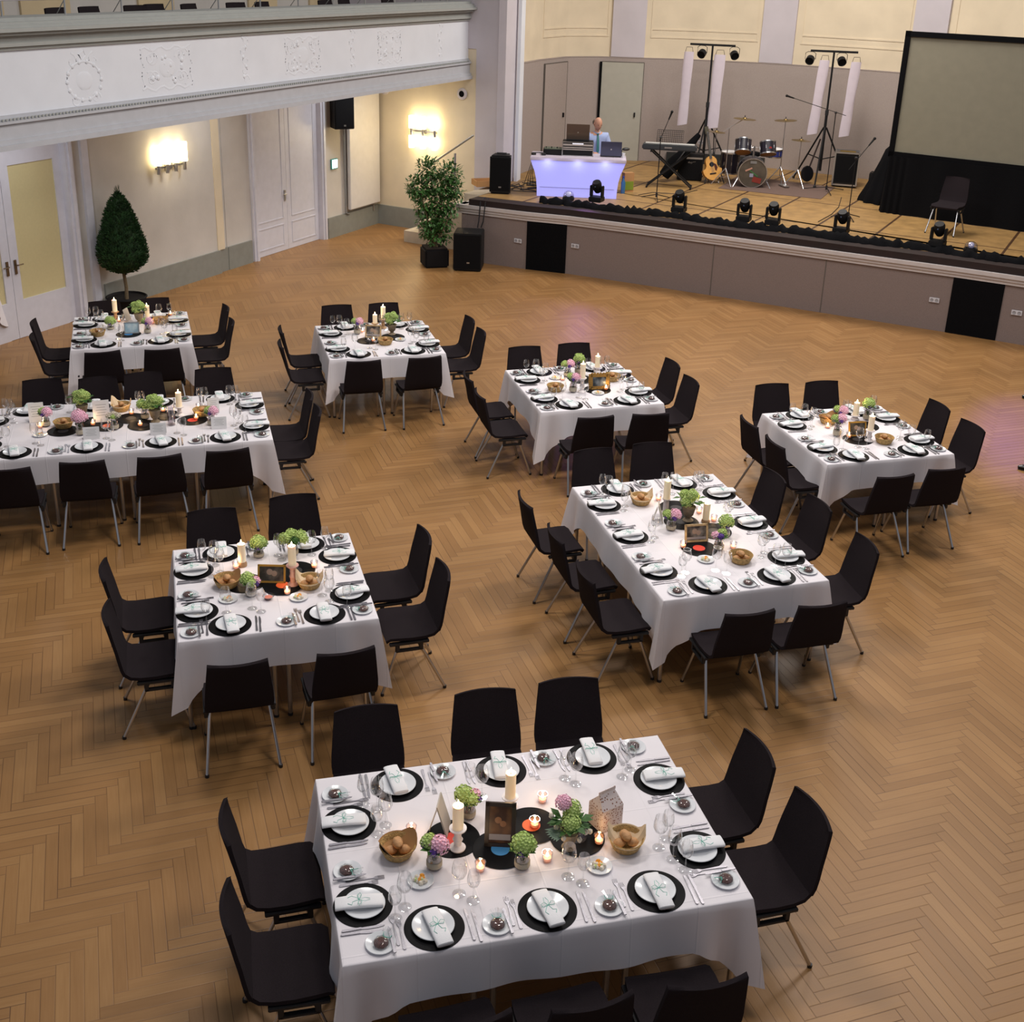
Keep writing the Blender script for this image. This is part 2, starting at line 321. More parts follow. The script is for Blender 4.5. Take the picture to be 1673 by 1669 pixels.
def kids(o): return [c for c in ALLK.get(o.name, [])]
ALLK = {}
def copy_tree(o, parent=None):
    c = o.copy(); COL.objects.link(c)
    if parent: c.parent = parent
    for ch in list(o.children): copy_tree(ch, c)
    return c
class Kind:
    def __init__(s, root): s.root = root; s.used = False; s.kids = None
    def _collect(s, o): return (o, [s._collect(c) for c in o.children])
    def _dup(s, node, parent):
        c = node[0].copy(); COL.objects.link(c)
        if parent: c.parent = parent
        for k in node[1]: s._dup(k, c)
        return c
    def put(s, loc, rz, label, cat, group=None, tilt=None, scale=None):
        if s.kids is None: s.kids = s._collect(s.root)
        o = s.root if not s.used else s._dup(s.kids, None)
        s.used = True; o.location = loc; o.rotation_euler = (tilt[0], tilt[1], rz) if tilt else (0, 0, rz)
        if scale: o.scale = (scale,) * 3
        return tag(o, label, cat, group)
def struct(o, cat=None, label=None): o['kind'] = 'structure'; return tag(o, label, cat)
def glow(parent, loc, power, col=(1, .62, .3), r=.012):
    l = bpy.data.lights.new('flame_light', 'POINT'); l.energy = power; l.color = col; l.shadow_soft_size = r
    o = bpy.data.objects.new('flame_light', l); COL.objects.link(o); o.parent = parent; o.location = loc; return o

# hall frame: u runs along the door wall away from the camera, v runs along the end wall towards the stage
WX, WY = -2.846, 24.445
def H(u, v, z=0): return Vector((WX + u * .4879 + v * .8729, WY + u * .8729 - v * .4879, z))
HR = R(60.8)      # direction of u
def LW(s, off=0): return H(s, -.055 * s + off)          # point on the door wall
LWR = R(60.8 + 3.1)

# ================================================================== STRUCTURE
fl = MB(); fl.box((1.5, 13, -.05), (34, 36, .1)); struct(fl.build('floor', FLOOR, smooth=0), 'floor', 'oak herringbone parquet floor of the ballroom')

def wallseg(mb, a, b, z0, z1, th, mi=0, side=1):
    a, b = Vector(a[:2]), Vector(b[:2]); d = b - a; L = d.length; n = Vector((-d.y, d.x)).normalized() * side; c = (a + b) / 2 + n * th / 2
    return mb.box((c.x, c.y, (z0 + z1) / 2), (L, th, z1 - z0), rz=math.atan2(d.y, d.x), mi=mi)

# door wall under the balcony (segments between the doors)
mb = MB()
for s0, s1, off in ((-14, -10.1, 0), (-8.28, -5.0, 0), (-4.75, -4.05, -.04), (-1.85, 0.4, 0)):
    wallseg(mb, LW(s0, off), LW(s1, off), 0, 3.6, .5)
wallseg(mb, LW(-5.0, -.05), LW(-4.75, -.05), 0, 3.6, .4)
wallseg(mb, LW(-10.1, 0), LW(-8.28, 0), 2.75, 3.6, .5); wallseg(mb, LW(-4.05, 0), LW(-1.85, 0), 2.85, 3.6, .5)
struct(mb.build('wall_balcony_side', WTAUPE, smooth=0), 'wall', 'cream plaster wall under the balcony')
# upper wall above the balcony floor
mb = MB(); wallseg(mb, LW(-16, -.6), LW(2, -.6), 3.6, 9, .3)
struct(mb.build('wall_gallery', WTAUPE, smooth=0), 'wall', 'grey wall behind the balcony seats')
mb = MB()
for s0, s1 in ((-9.2, -8.5), (-8.2, -7.3), (-5.9, -5.1), (-3.2, -2.4), (-1.4, -.9)):
    wallseg(mb, LW(s0, -.56), LW(s1, -.56), 3.6, 9, .04)
struct(mb.build('trim_gallery', WCREAM, smooth=0), 'trim', 'pale pilasters on the gallery wall')
# end wall with the wall lamp, and the white pier beside the stage
mb = MB(); wallseg(mb, H(0, -.3), H(0, 2.36), 0, 3.6, .4)
struct(mb.build('wall_end', WCREAMY, smooth=0), 'wall', 'yellow cream end wall beside the stage steps')
mb = MB(); wallseg(mb, H(-.02, 2.34), H(-.02, 2.98), 0, 9, .42); wallseg(mb, H(-.02, -.6), H(-.02, 2.34), 3.6, 9, .42)
wallseg(mb, H(-.02, 2.98), H(1.05, 2.72), 0, 9, .15)
struct(mb.build('wall_pier', WWHITE, smooth=0), 'wall', 'tall white pier between balcony and stage')
mb = MB(); wallseg(mb, H(.35, 3.02), H(.62, 2.95), 1.15, 9, -.06); struct(mb.build('trim_pier', WBALC, smooth=0), 'trim', 'raised vertical moulding on the white pier')
# apse wall
AP = [(1.0, 2.66), (2.2, 2.5), (3.3, 2.5), (3.95, 2.95), (4.3, 3.65), (4.8, 4.45), (5.1, 5.3), (5.35, 6.2), (5.42, 7.2), (5.38, 8.1), (5.3, 9.0), (5.1, 10), (4.7, 11.2), (4.0, 12.6), (3.0, 13.8), (1.5, 15)]
def smoothed(P, k=6):
    out = []
    for i in range(len(P) - 1):
        p0, p1, p2, p3 = P[max(i - 1, 0)], P[i], P[i + 1], P[min(i + 2, len(P) - 1)]
        for j in range(k):
            t = j / k; out.append(tuple(.5 * (2 * p1[c] + (p2[c] - p0[c]) * t + (2 * p0[c] - 5 * p1[c] + 4 * p2[c] - p3[c]) * t * t + (3 * p1[c] - p0[c] - 3 * p2[c] + p3[c]) * t ** 3) for c in (0, 1)))
    return out + [P[-1]]
AP = AP[:2] + smoothed(AP[2:])
def strip(mb, pts, z0, z1, off, mi=0, th=.12):
    P = [H(*q) for q in pts]; n = len(P); inn = []; out = []
    for i in range(n):
        d = (P[min(i + 1, n - 1)] - P[max(i - 1, 0)]); d.z = 0; nn = Vector((d.y, -d.x, 0)).normalized()   # towards the hall
        inn.append(P[i] + nn * off); out.append(P[i] + nn * (off - th))
    poly = [(p.x, p.y) for p in inn] + [(p.x, p.y) for p in reversed(out)]
    return mb.prism(poly, z0, z1, mi)
mb = MB(); strip(mb, AP, 1.0, 3.3, .06); struct(mb.build('wall_stage_panel', GREYP, smooth=50), 'wall', 'curved grey fabric wall panel behind the stage')
mb = MB(); strip(mb, AP, 3.3, 9.5, .0); struct(mb.build('wall_apse', WCREAMY, smooth=50), 'wall', 'curved cream apse wall above the grey panels')
mb = MB(); strip(mb, AP, 3.3, 3.315, .068); struct(mb.build('trim_panel_top', GREYP, smooth=50), 'trim', 'thin ledge on top of the grey wall panels')
def interp(pts, d):
    acc = 0
    for i in range(len(pts) - 1):
        L = math.dist(pts[i], pts[i + 1])
        if acc + L >= d: t = (d - acc) / L; return (pts[i][0] + (pts[i + 1][0] - pts[i][0]) * t, pts[i][1] + (pts[i + 1][1] - pts[i][1]) * t)
        acc += L
    return pts[-1]
def arc(d0, d1, k=16): return [interp(AP, d0 + (d1 - d0) * i / k) for i in range(k + 1)]
mb = MB()
for d0, d1 in ((3.4, 4.1), (6.55, 7.25), (9.65, 10.35), (12.9, 13.6)): strip(mb, arc(d0, d1), 3.32, 9.5, .06)
struct(mb.build('trim_apse', WWHITE, smooth=50), 'trim', 'wide white pilasters on the apse wall')
mb = MB()
for d0, d1 in ((1.35, 3.3), (4.25, 6.45), (7.4, 9.55), (10.5, 12.8)):
    for z in (3.72, 3.88): strip(mb, arc(d0, d1), z, z + .03, .012)
    strip(mb, arc(d0 - .03, d0, 1), 3.72, 9.5, .012); strip(mb, arc(d1, d1 + .03, 1), 3.72, 9.5, .012)
struct(mb.build('trim_apse_frames', WCREAMY, smooth=50), 'trim', 'raised frame mouldings on the cream apse wall')
# doors in the apse
def apse_door(n, d0, d1, label, edge=True, m_=GREYP):
    a, b = H(*interp(AP, d0)), H(*interp(AP, d1)); d = (b - a).normalized(); nn = Vector((d.y, -d.x, 0)); c = (a + b) / 2
    t = thing('door_%d' % n, (c.x, c.y, 1.15), math.atan2(d.y, d.x), label, 'door'); t['kind'] = 'structure'; Wd = (b - a).length
    MB().box((0, -.07, 1.03), (Wd, .05, 2.06)).build('door_leaf', m_, t, smooth=0)
    mb = MB()
    for x in (-Wd / 2, Wd / 2): mb.box((x, -.07, 1.03), (.014, .056, 2.07))
    mb.box((0, -.07, 2.065), (Wd, .056, .014)); mb.build('door_frame', mat('thin_dark_joint', srgb(96, 90, 84), .7), t, smooth=0)
    MB().box((Wd / 2 - .14, -.105, .98), (.03, .05, .09)).build('handle', BLACKM, t)
    if edge: MB().box((-Wd / 2 - .02, -.07, 1.03), (.05, .08, 2.06)).build('open_gap', BLACKC, t, smooth=0)
apse_door(3, 1.3, 2.3, 'flush grey door in the stage wall behind the wired speaker', False)
apse_door(4, 3.22, 4.12, 'pale grey stage door standing ajar behind the seated man', True, mat('pale_door', srgb(172, 170, 158), .7))
# cable duct along the foot of the apse wall
mb = MB(); strip(mb, arc(4.75, 6.9, 6), 1.15, 1.36, .19, th=.11); struct(mb.build('baseboard_stage_back', mat('dark_duct', srgb(38, 40, 40), .6), smooth=50), 'baseboard', 'dark skirting duct behind the keyboard')
mb = MB(); strip(mb, arc(10.2, 13.5, 6), 1.15, 1.40, .19, th=.11); struct(mb.build('baseboard_stage_side', mat('dark_duct', (0, 0, 0, 1), .6), smooth=50), 'baseboard', 'dark skirting duct beside the projection screen')

# stage
FR = [(-1.72, 3.12), (-1.61, 4.43), (-1.46, 5.2), (-1.38, 6.5), (-1.33, 7.8), (-1.27, 9.8), (-1.22, 11.65), (-1.23, 12.4), (-1.27, 14), (-1.4, 17)]
def fstrip(mb, pts, u_off, z0, z1, th, mi=0):
    A = [H(u + u_off, v) for u, v in pts]; B = [H(u + u_off + th, v) for u, v in pts]
    return mb.prism([(p.x, p.y) for p in A] + [(p.x, p.y) for p in reversed(B)], z0, z1, mi)
def fr_at(v):
    for (u0, v0), (u1, v1) in zip(FR, FR[1:]):
        if v0 <= v <= v1: return u0 + (u1 - u0) * (v - v0) / (v1 - v0)
    return FR[0][0] if v < FR[0][1] else FR[-1][0]
mb = MB(); fstrip(mb, FR, 0, 0, .9, .12); a, b = H(FR[0][0], FR[0][1]), H(.0, 3.12); wallseg(mb, a, b, 0, .9, .1, side=-1)
struct(mb.build('wall_stage_front', GREYST, smooth=30), 'wall', 'grey fabric panelling on the stage front')
mb = MB(); FT = [(FR[0][0], 3.04)] + FR[1:]
for z0, z1, o in ((.88, .93, -.03), (.93, .98, -.05), (.98, 1.04, -.075)): fstrip(mb, FT, o, z0, z1, .3)
wallseg(mb, H(-1.72, 3.06), H(.0, 3.06), .88, 1.04, .12, side=-1)
struct(mb.build('trim_stage_moulding', STRIM, smooth=0), 'trim', 'stepped light moulding under the stage edge')
mb = MB(); fstrip(mb, [(-1.72, 3.28)] + FR[1:], -.02, 1.03, 1.148, .5); struct(mb.build('trim_stage_edge', LIPM, smooth=0), 'trim', 'dark stained timber edge of the stage')
mb = MB(); poly = [H(u + .3, v) for u, v in [(-1.72, 3.28)] + FR[1:]] + [H(-1.3, 17), H(6.5, 17), H(6.5, 2.2), H(1.0, 2.2), H(.1, 2.98), H(.0, 3.28)]
mb.prism([(p.x, p.y) for p in poly], 1.0, 1.15); struct(mb.build('floor_stage', STAGEF, smooth=0), 'floor', 'worn yellow plywood boards of the stage floor')
mb = MB()
for v in (7.83, 9.7): p = H(fr_at(v) - .004, v); mb.box((p.x, p.y, .44), (.006, .012, .86), rz=HR)
struct(mb.build('trim_stage_joint', mat('thin_dark_joint', (0,) * 4), smooth=0), 'trim', 'thin joints between the stage front panels')
for i, (v0, v1) in enumerate(((4.43, 5.15), (11.65, 12.39))):
    a, b = H(fr_at(v0) - .012, v0), H(fr_at(v1) - .012, v1)
    g = thing('stage_vent', tuple(((a + b) / 2).xy) + (0,), math.atan2((b - a).y, (b - a).x), ['black vent panel in the stage front below the glowing booth', 'black vent panel in the stage front below the projection screen'][i], 'vent', 'black vent panels in the stage front')
    L_ = (b - a).length
    MB().box((0, 0, .45), (L_, .02, .88)).build('panel', BLACKC, g, smooth=0)
    q = MB().box((0, -.011, .885), (L_, .008, .014)); q.build('edge_strip', BLACKM, g, smooth=0)
sock = thing('wall_socket', (0, 0, 0), 0, 's', 'socket'); MB().box((0, 0, 0), (.15, .015, .075)).build('cover', mat('white_plastic', srgb(205, 205, 212), .4), sock, bevel=.003)
for x in (-.036, .036): MB().lathe([(.026, 0), (.026, .004), (.02, .001)], 16, tf=Matrix.Rotation(R(90), 3, 'X')).build('outlet', mat('grey_plastic', srgb(150, 150, 156), .5), sock, loc=(x, -.008, 0))
SK = Kind(sock)
for v, z, lab in ((4.26, .50, 'white double socket before the first black vent, subwoofer side'), (5.32, .52, 'white double socket just past the vent below the glowing booth'), (11.42, .48, 'white double socket just before the vent below the screen'), (12.62, .48, 'white double socket past the vent, at the picture edge')):
    p = H(fr_at(v) - .015, v, z); SK.put(p, HR - PI / 2, lab, 'socket', 'double sockets in the stage front')

# steps between end wall and stage
st = MB()
for k in range(5):
    v0 = 1.42 + k * .34; P = [H(-.02, v0), H(-.02, 3.12), H(-1.1, 3.12), H(-1.1, v0)]; st.prism([(p.x, p.y) for p in P], 0 if k == 0 else .22 * k, .22 * (k + 1))
struct(st.build('floor_steps', mat('pale_stone_steps', srgb(196, 184, 164), .7, vary=.1), smooth=0), 'steps', 'pale stone steps rising from the ficus to the stage')
hr = thing('handrail', H(-.5, 2.1), 0, 'sloping steel handrail beside the stage steps', 'handrail')
hr.location = (0, 0, 0)
MB().bar(H(-.75, 2.35, .95), H(-.75, 2.35, 1.75), .022, 10).build('post', CHROMEB, hr)
MB().bar(H(-.75, 1.75, 1.45), H(-.75, 2.75, 2.12), .02, 10).build('rail', CHROMEB, hr)

# ---- balcony
def BF(s, off=0, z=0): p = H(s, 2.15 - .07 * s + off); p.z = z; return p
BR = R(60.8 + 4)
def bband(mb, off0, off1, z0, z1, s0=-16, s1=1.02, mi=0):
    P = [BF(s0, off0), BF(s1 - .0, off0), BF(s1, off1), BF(s0, off1)]; return mb.prism([(p.x, p.y) for p in P], z0, z1, mi)
mb = MB(); bband(mb, -.25, 0, 3.3, 4.3, s1=0); struct(mb.build('wall_balcony_front', WBALC, smooth=0), 'wall', 'white plaster balcony front with raised ornaments')
mb = MB(); P = [BF(-16, .0), BF(0, .0), H(0, -.6), LW(-16, -.6)]; P[0] = BF(-16, -.27); P[1] = BF(0, -.27); mb.prism([(p.x, p.y) for p in P], 3.2, 3.5); struct(mb.build('ceiling_balcony', WTAUPE, smooth=0), 'ceiling', 'ceiling underneath the balcony')
mb = MB()
for o, z0, z1 in ((.10, 3.05, 3.11), (.07, 3.11, 3.16), (.04, 3.16, 3.33), (.075, 3.33, 3.36), (.05, 3.36, 3.39), (.02, 3.39, 3.42)): bband(mb, -.3, o, z0, z1, s1=0)
struct(mb.build('trim_balcony_lower', mat('pale_grey_moulding', srgb(184, 186, 192), .7, vary=.05), smooth=0), 'trim', 'stepped moulding along the foot of the balcony front')
mb = MB()
for o, z0, z1 in ((.03, 4.10, 4.14), (.07, 4.14, 4.18), (.05, 4.18, 4.26), (.13, 4.26, 4.30), (.19, 4.30, 4.34), (.15, 4.34, 4.37), (.12, 4.37, 4.40), (.06, 4.40, 4.44)): bband(mb, -.35, o, z0, z1, s1=0)
struct(mb.build('trim_balcony_rail', WTRIM, smooth=0), 'trim', 'broad grey white cornice topping the balcony front')
mb = MB()
for k in range(230): p = BF(-12 + k * .052, .055, 4.16); mb.box(p, (.026, .012, .035), rz=BR)
for k in range(230): p = BF(-12 + k * .052, .062, 3.375); mb.box(p, (.026, .01, .024), rz=BR)
struct(mb.build('trim_balcony_dentils', WTRIM, smooth=0), 'trim', 'fine bead moulding on the balcony front')
# plaster ornaments
def scroll(mb, c, r, turns, ph, s=1, rad=.014):
    pts = []
    for i in range(16): t = i / 15; a = ph + s * turns * 2 * PI * t; q = r * (1 - .75 * t); pts.append((c[0] + q * math.cos(a), -.006, c[1] + q * math.sin(a)))
    mb.tube(pts, [rad * (1 - .5 * i / 15) for i in range(16)], 5)
rng = random.Random(3)
def ornament(s, z, w_, h_, kind, n):
    mb = MB()
    if kind == 'oval':
        mb.tube([(w_ / 2 * math.cos(a), -.006, h_ * .38 * math.sin(a) - h_ * .1) for a in [2 * PI * i / 24 for i in range(25)]], .016, 5)
        for a in range(14): t = 2 * PI * a / 14; mb.ball((w_ / 2 * math.cos(t), -.01, h_ * .38 * math.sin(t) - h_ * .1), .03, 6, 4)
        mb.ball((0, 0, -h_ * .1), (w_ * .26, .03, h_ * .2), 12, 6); mb.tube([(0, -.006, h_ * .3), (-.06, -.01, h_ * .42), (.02, -.01, h_ * .5), (.06, -.01, h_ * .4), (0, -.006, h_ * .3)], .014, 5)
        for sg in (-1, 1): scroll(mb, (sg * w_ * .32, h_ * .3), .09, 1, PI / 2, sg); scroll(mb, (sg * w_ * .3, -h_ * .46), .08, 1, 0, sg)
    elif kind == 'cart':
        for sg in (-1, 1):
            mb.tube([(w_ * (-.5 + i / 12), -.006, sg * h_ * .42 + .03 * math.sin(i * 1.7)) for i in range(13)], .016, 5)
            mb.tube([(sg * w_ * .48 + .02 * math.sin(i * 1.5), -.006, h_ * (-.42 + .84 * i / 9)) for i in range(10)], .014, 5)
            for c in ((-.3, .25), (.3, .25), (-.3, -.2), (.28, -.22)): scroll(mb, (c[0] * w_ + .03 * sg, c[1] * h_), .1, 1.1, rng.random() * 6, sg)
        mb.ball((0, 0, 0), (w_ * .18, .025, h_ * .22), 12, 6)
        for k in range(14): mb.ball((rng.uniform(-.4, .4) * w_, -.004, rng.uniform(-.35, .35) * h_), rng.uniform(.02, .04), 6, 4)
    else:
        for k in range(5): z0 = h_ * (-.45 + .9 * k / 4); scroll(mb, (.02 * (-1) ** k, z0), .07, 1, k * 1.3, (-1) ** k); mb.ball((.03 * (-1) ** (k + 1), -.004, z0 + .05), .03, 6, 4)
    mb.v = [(x, y * .30 + .002, z) for x, y, z in mb.v]
    o = mb.build('trim_%d' % n, WBALC, smooth=80); o.location = BF(s, .0, z); o.rotation_euler = (0, 0, BR)
    # local x along the balcony, local -y must face the hall
    o['kind'] = 'structure'; tag(o, {'oval': 'white plaster medallion with ribbon on the balcony front', 'cart': 'white plaster scrollwork cartouche on the balcony front', 'v': 'slim vertical plaster garland on the balcony front'}[kind], 'ornament')
for n, (s, w_, kind) in enumerate(((-9.8, .55, 'oval'), (-8.35, .95, 'cart'), (-6.75, .3, 'v'), (-5.35, .9, 'cart'), (-4.0, .3, 'v'), (-2.85, .75, 'cart'), (-1.1, .3, 'v'))):
    ornament(s, 3.76, w_, .58, kind, n + 1)
# floor of the balcony and its handrail
mb = MB(); P = [BF(-16, -.25), BF(0, -.25), H(0, -.6), LW(-16, -.6)]; mb.prism([(p.x, p.y) for p in P], 3.5, 3.57); struct(mb.build('floor_balcony', mat('grey_carpet', srgb(110, 104, 100), .9), smooth=0), 'floor', 'balcony floor behind the cornice')
br = thing('balcony_railing', (0, 0, 0), 0, 'slim brass and white railing above the balcony cornice', 'railing')
mb = MB(); mb.bar(BF(-14, -.2, 4.62), BF(-.1, -.2, 4.62), .02, 8); mb.build('handrail', mat('pale_painted_rail', srgb(206, 196, 206), .4), br)
for k in range(14):
    s = -12.6 + k * .93; q = MB(); q.bar(BF(s, -.2, 4.42), BF(s, -.2, 4.62), .012, 6); q.bar(BF(s, -.2, 4.6), BF(s + .02, -.5, 4.3), .006, 5); q.build('post', CHROMEB, br)
# ================================================================== DOORS, LAMPS on the door wall
def double_door(n, s0, s1, off, h, label, glazed):
    a, b = LW(s0, off), LW(s1, off); W_ = (b - a).length; c = (a + b) / 2
    t = thing('door_%d' % n, (c.x, c.y, 0), math.atan2((b - a).y, (b - a).x), label, 'door'); t['kind'] = 'structure'
    mb = MB()
    for x in (-W_ / 2 - .06, W_ / 2 + .06): mb.box((x, -.06, h / 2), (.14, .14, h)); mb.box((x, -.14, h / 2), (.05, .04, h))
    mb.box((0, -.06, h + .06), (W_ + .26, .14, .12)); mb.build('frame', DOORW, t, smooth=0)
    for sg in (-1, 1):
        x0 = sg * W_ / 4; lw = W_ / 2 - .006
        if glazed:
            mb = MB(); st_ = .14
            for x in (x0 - lw / 2 + st_ / 2, x0 + lw / 2 - st_ / 2): mb.box((x, 0, h / 2), (st_, .05, h - .01))
            mb.box((x0, 0, .27), (lw - 2 * st_, .05, .54)); mb.box((x0, 0, h - .15), (lw - 2 * st_, .05, .3))
            lf = mb.build('leaf', DOORW, t, smooth=0)
            MB().box((x0, 0, (h + .24) / 2), (lw - 2 * st_ + .01, .015, h - .83)).build('pane', FROST, lf, smooth=0)
        else:
            mb = MB(); mb.box((x0, 0, h / 2), (lw, .05, h - .01))
            for (z0, z1) in ((.12, .5), (.62, h - .2)):
                for x in (x0 - lw / 2 + .13, x0 + lw / 2 - .13): mb.box((x, -.028, (z0 + z1) / 2), (.02, .012, z1 - z0))
                for z in (z0, z1): mb.box((x0, -.028, z), (lw - .24, .012, .02))
            lf = mb.build('leaf', DOORW, t, smooth=0)
        q = MB(); xh = sg * .07; q.box((xh, -.035, 1.02), (.04, .012, .2)); q.bar((xh, -.04, 1.05), (xh, -.08, 1.05), .009); q.bar((xh, -.08, 1.05), (xh + sg * .1, -.08, 1.05), .009)
        if not (sg == 1 and not glazed): q.build('handle', CHROMEB if not glazed else mat('bronze_handle', srgb(120, 104, 84), .35, .8), lf)
    return t
double_door(1, -10.5, -8.34, .04, 2.7, 'white double door with yellow frosted panes beside the cypress', True)
double_door(2, -3.92, -1.92, -.13, 2.8, 'plain white panelled double door under the balcony', False)
mb = MB(); wallseg(mb, LW(-5.04, .0), LW(-4.86, .0), .4, 3.2, -.012); struct(mb.build('trim_pilaster_lamplight', WCREAMY, smooth=0), 'trim', 'lamplight on the pilaster edge, painted as a narrow yellow strip')  # yellow strip paints the lamp-lit return of the pilaster
mb = MB()
wallseg(mb, LW(-7.93, .0), LW(-7.80, .0), 0, 3.1, -.05)
struct(mb.build('trim_door_casing', DOORW, smooth=0), 'trim', 'white vertical casing beside the glazed door')
mb = MB()
for s0, s1, off in ((-7.7, -5.0, 0), (-4.75, -4.1, -.04), (-1.8, -.02, 0)): wallseg(mb, LW(s0, off), LW(s1, off), 0, .40, -.035)
wallseg(mb, LW(-5.0, -.05), LW(-4.75, -.05), 0, .40, -.035); wallseg(mb, H(0, .0), H(0, 1.3), 0, .40, -.03)
struct(mb.build('baseboard_hall', BASEG, smooth=0), 'baseboard', 'tall grey baseboard along the hall walls')

LAMPG = mat('glowing_lamp_glass', (1, .85, .5, 1), .4, emit=(1, .80, .42, 1), estr=9)
def wall_lamp(loc, rz, label, n, both, W_=.6, sh=.24):
    t = thing('wall_lamp', loc, rz, label, 'wall lamp')
    mb = MB(); mb.box((0, -.05, 0), (W_, .02, .035)); mb.box((0, -.02, 0), (.14, .05, .09)); mb.build('bracket', CHROME, t)
    xs = [(-W_ / 2 + .03 + (W_ - .06) * i / (n - 1)) for i in range(n)]
    for x in xs:
        MB().bar((x, -.09, -.09), (x, -.09, .05), .03, 12).build('socket', CHROME, t)
        MB().bar((x, -.09, .05), (x, -.09, .05 + sh), .056, 14).build('lamp_shade', LAMPG, t)
        if both: MB().bar((x, -.09, -.09), (x, -.09, -.09 - sh), .056, 14).build('lamp_shade', LAMPG, t)
    for z, p in ((.18, 14),) + (((-.22, 14),) if both else ()):
        l = bpy.data.lights.new('lamp_light', 'POINT'); l.energy = p * .7; l.color = (1, .84, .56); l.shadow_soft_size = .15
        o = bpy.data.objects.new('lamp_light', l); COL.objects.link(o); o.parent = t; o.location = (0, -.24, z)
p = LW(-6.12, .0); wall_lamp((p.x, p.y, 1.98), LWR, 'chrome wall lamp glowing upwards on the wall behind the cypress', 4, False, .66, .30)
p = H(-.02, 1.2); wall_lamp((p.x, p.y, 1.98), HR - PI / 2, 'chrome wall lamp glowing both ways above the ficus', 3, True)
for v, z, lab in ((.23, 2.72, 'round black wall spot hole half hidden by the balcony'), (2.04, 2.76, 'round wall spot high beside the white pier')):
    p = H(-.02, v, z); t = thing('wall_speaker', p, HR - PI / 2, lab, 'speaker', 'round wall speakers')
    RX = Matrix.Rotation(R(90), 3, 'X')
    MB().lathe([(.11, 0), (.11, .015), (.08, .03), (.06, .03), (.055, .01)], 20, tf=RX).build('ring', WWHITE, t)
    MB().lathe([(.062, 0), (.062, .028), (.0, .02)], 20, tf=RX).build('cone', BLACKC, t)
# PA speaker on the wall, exit panel, radiator
p = LW(-1.55, .24); t = thing('wall_loudspeaker', (p.x, p.y, 2.1), LWR - R(38), 'black loudspeaker hanging on the wall above the radiator', 'speaker')
MB().box((0, .02, .32), (.38, .34, .62)).build('cabinet', BLACKM, t, bevel=.01); MB().box((0, -.155, .33), (.35, .012, .57)).build('grille', BLACKG, t); MB().box((0, -.165, .08), (.04, .006, .03)).build('badge', CHROMEB, t); MB().box((0, .22, .35), (.1, .12, .1)).build('bracket', BLACKM, t)
p = LW(-1.55, .0); t = thing('exit_panel', (p.x, p.y, 1.42), LWR, 'small lit white panel with green edge beside the door', 'sign')
MB().box((0, -.02, 0), (.20, .03, .19)).build('housing', mat('green_edge', srgb(60, 150, 140), .4), t); MB().box((0, -.037, 0), (.17, .006, .16)).build('lit_face', mat('lit_panel', (.8, 1, 1, 1), .4, emit=(.75, 1, 1, 1), estr=2.2), t)
p = LW(-.62, .0); t = thing('radiator', (p.x, p.y, 0), LWR, 'tall flat white panel radiator in the corner', 'radiator')
MB().box((0, -.09, 1.62), (1.08, .07, 2.3)).build('panel', mat('white_enamel', srgb(212, 208, 206), .35), t, bevel=.01)
MB().tube([(-.62, -.05, 2.9), (-.62, -.05, .42), (-.5, -.06, .38)], .014, 8).build('pipe', mat('grey_pipe', srgb(130, 130, 130), .4), t)
MB().tube([(.4, -.05, .5), (.4, -.05, .3)], .014, 8).build('valve', CHROMEB, t)

# ================================================================== CHAIRS
def ev(pr, t):
    i = min(int(t), len(pr) - 2); q = t - i; return [pr[i][k] + (pr[i + 1][k] - pr[i][k]) * q for k in range(len(pr[0]))]
SEATP = [(.176, .425, .205), (.186, .442, .215), (.160, .458, .225), (.10, .458, .232), (0, .452, .234), (-.10, .452, .230), (-.17, .462, .224), (-.205, .49, .218)]
BACKP = [(-.207, .493, .222), (-.228, .54, .226), (-.245, .60, .224), (-.265, .68, .216), (-.288, .76, .208), (-.312, .85, .198), (-.322, .884, .195), (-.3235, .889, .1935)]
def shell(pr, curve, th):
    vs = []; fs = []; nu = 10; nv = len(pr)
    for lay in (0, 1):
        for i in range(nv):
            y, z, hw = pr[i]; y0, z0, _ = pr[max(i - 1, 0)]; y1, z1, _ = pr[min(i + 1, nv - 1)]
            d = Vector((0, y1 - y0, z1 - z0)).normalized(); nn = Vector((0, d.z, -d.y)) if not curve else Vector((0, d.z, -d.y))
            for k in range(nu + 1):
                u = -1 + 2 * k / nu; c = curve * (i / (nv - 1)) * u * u
                vs.append(Vector((u * hw, y + c, z + (0 if curve else .006 * u * u))) + nn * (th * (lay - .5)))
    off = nv * (nu + 1)
    for i in range(nv - 1):
        for k in range(nu):
            a = i * (nu + 1) + k; fs.append((a, a + 1, a + nu + 2, a + nu + 1)); b = a + off; fs.append((b, b + nu + 1, b + nu + 2, b + 1))
    for i in range(nv - 1):
        a = i * (nu + 1); fs.append((a, a + nu + 1, a + nu + 1 + off, a + off)); a += nu; fs.append((a, a + off, a + nu + 1 + off, a + nu + 1))
    for k in range(nu):
        fs.append((k, k + off, k + 1 + off, k + 1)); a = (nv - 1) * (nu + 1) + k; fs.append((a, a + 1, a + 1 + off, a + off))
    mb = MB().add(vs, fs); return mb
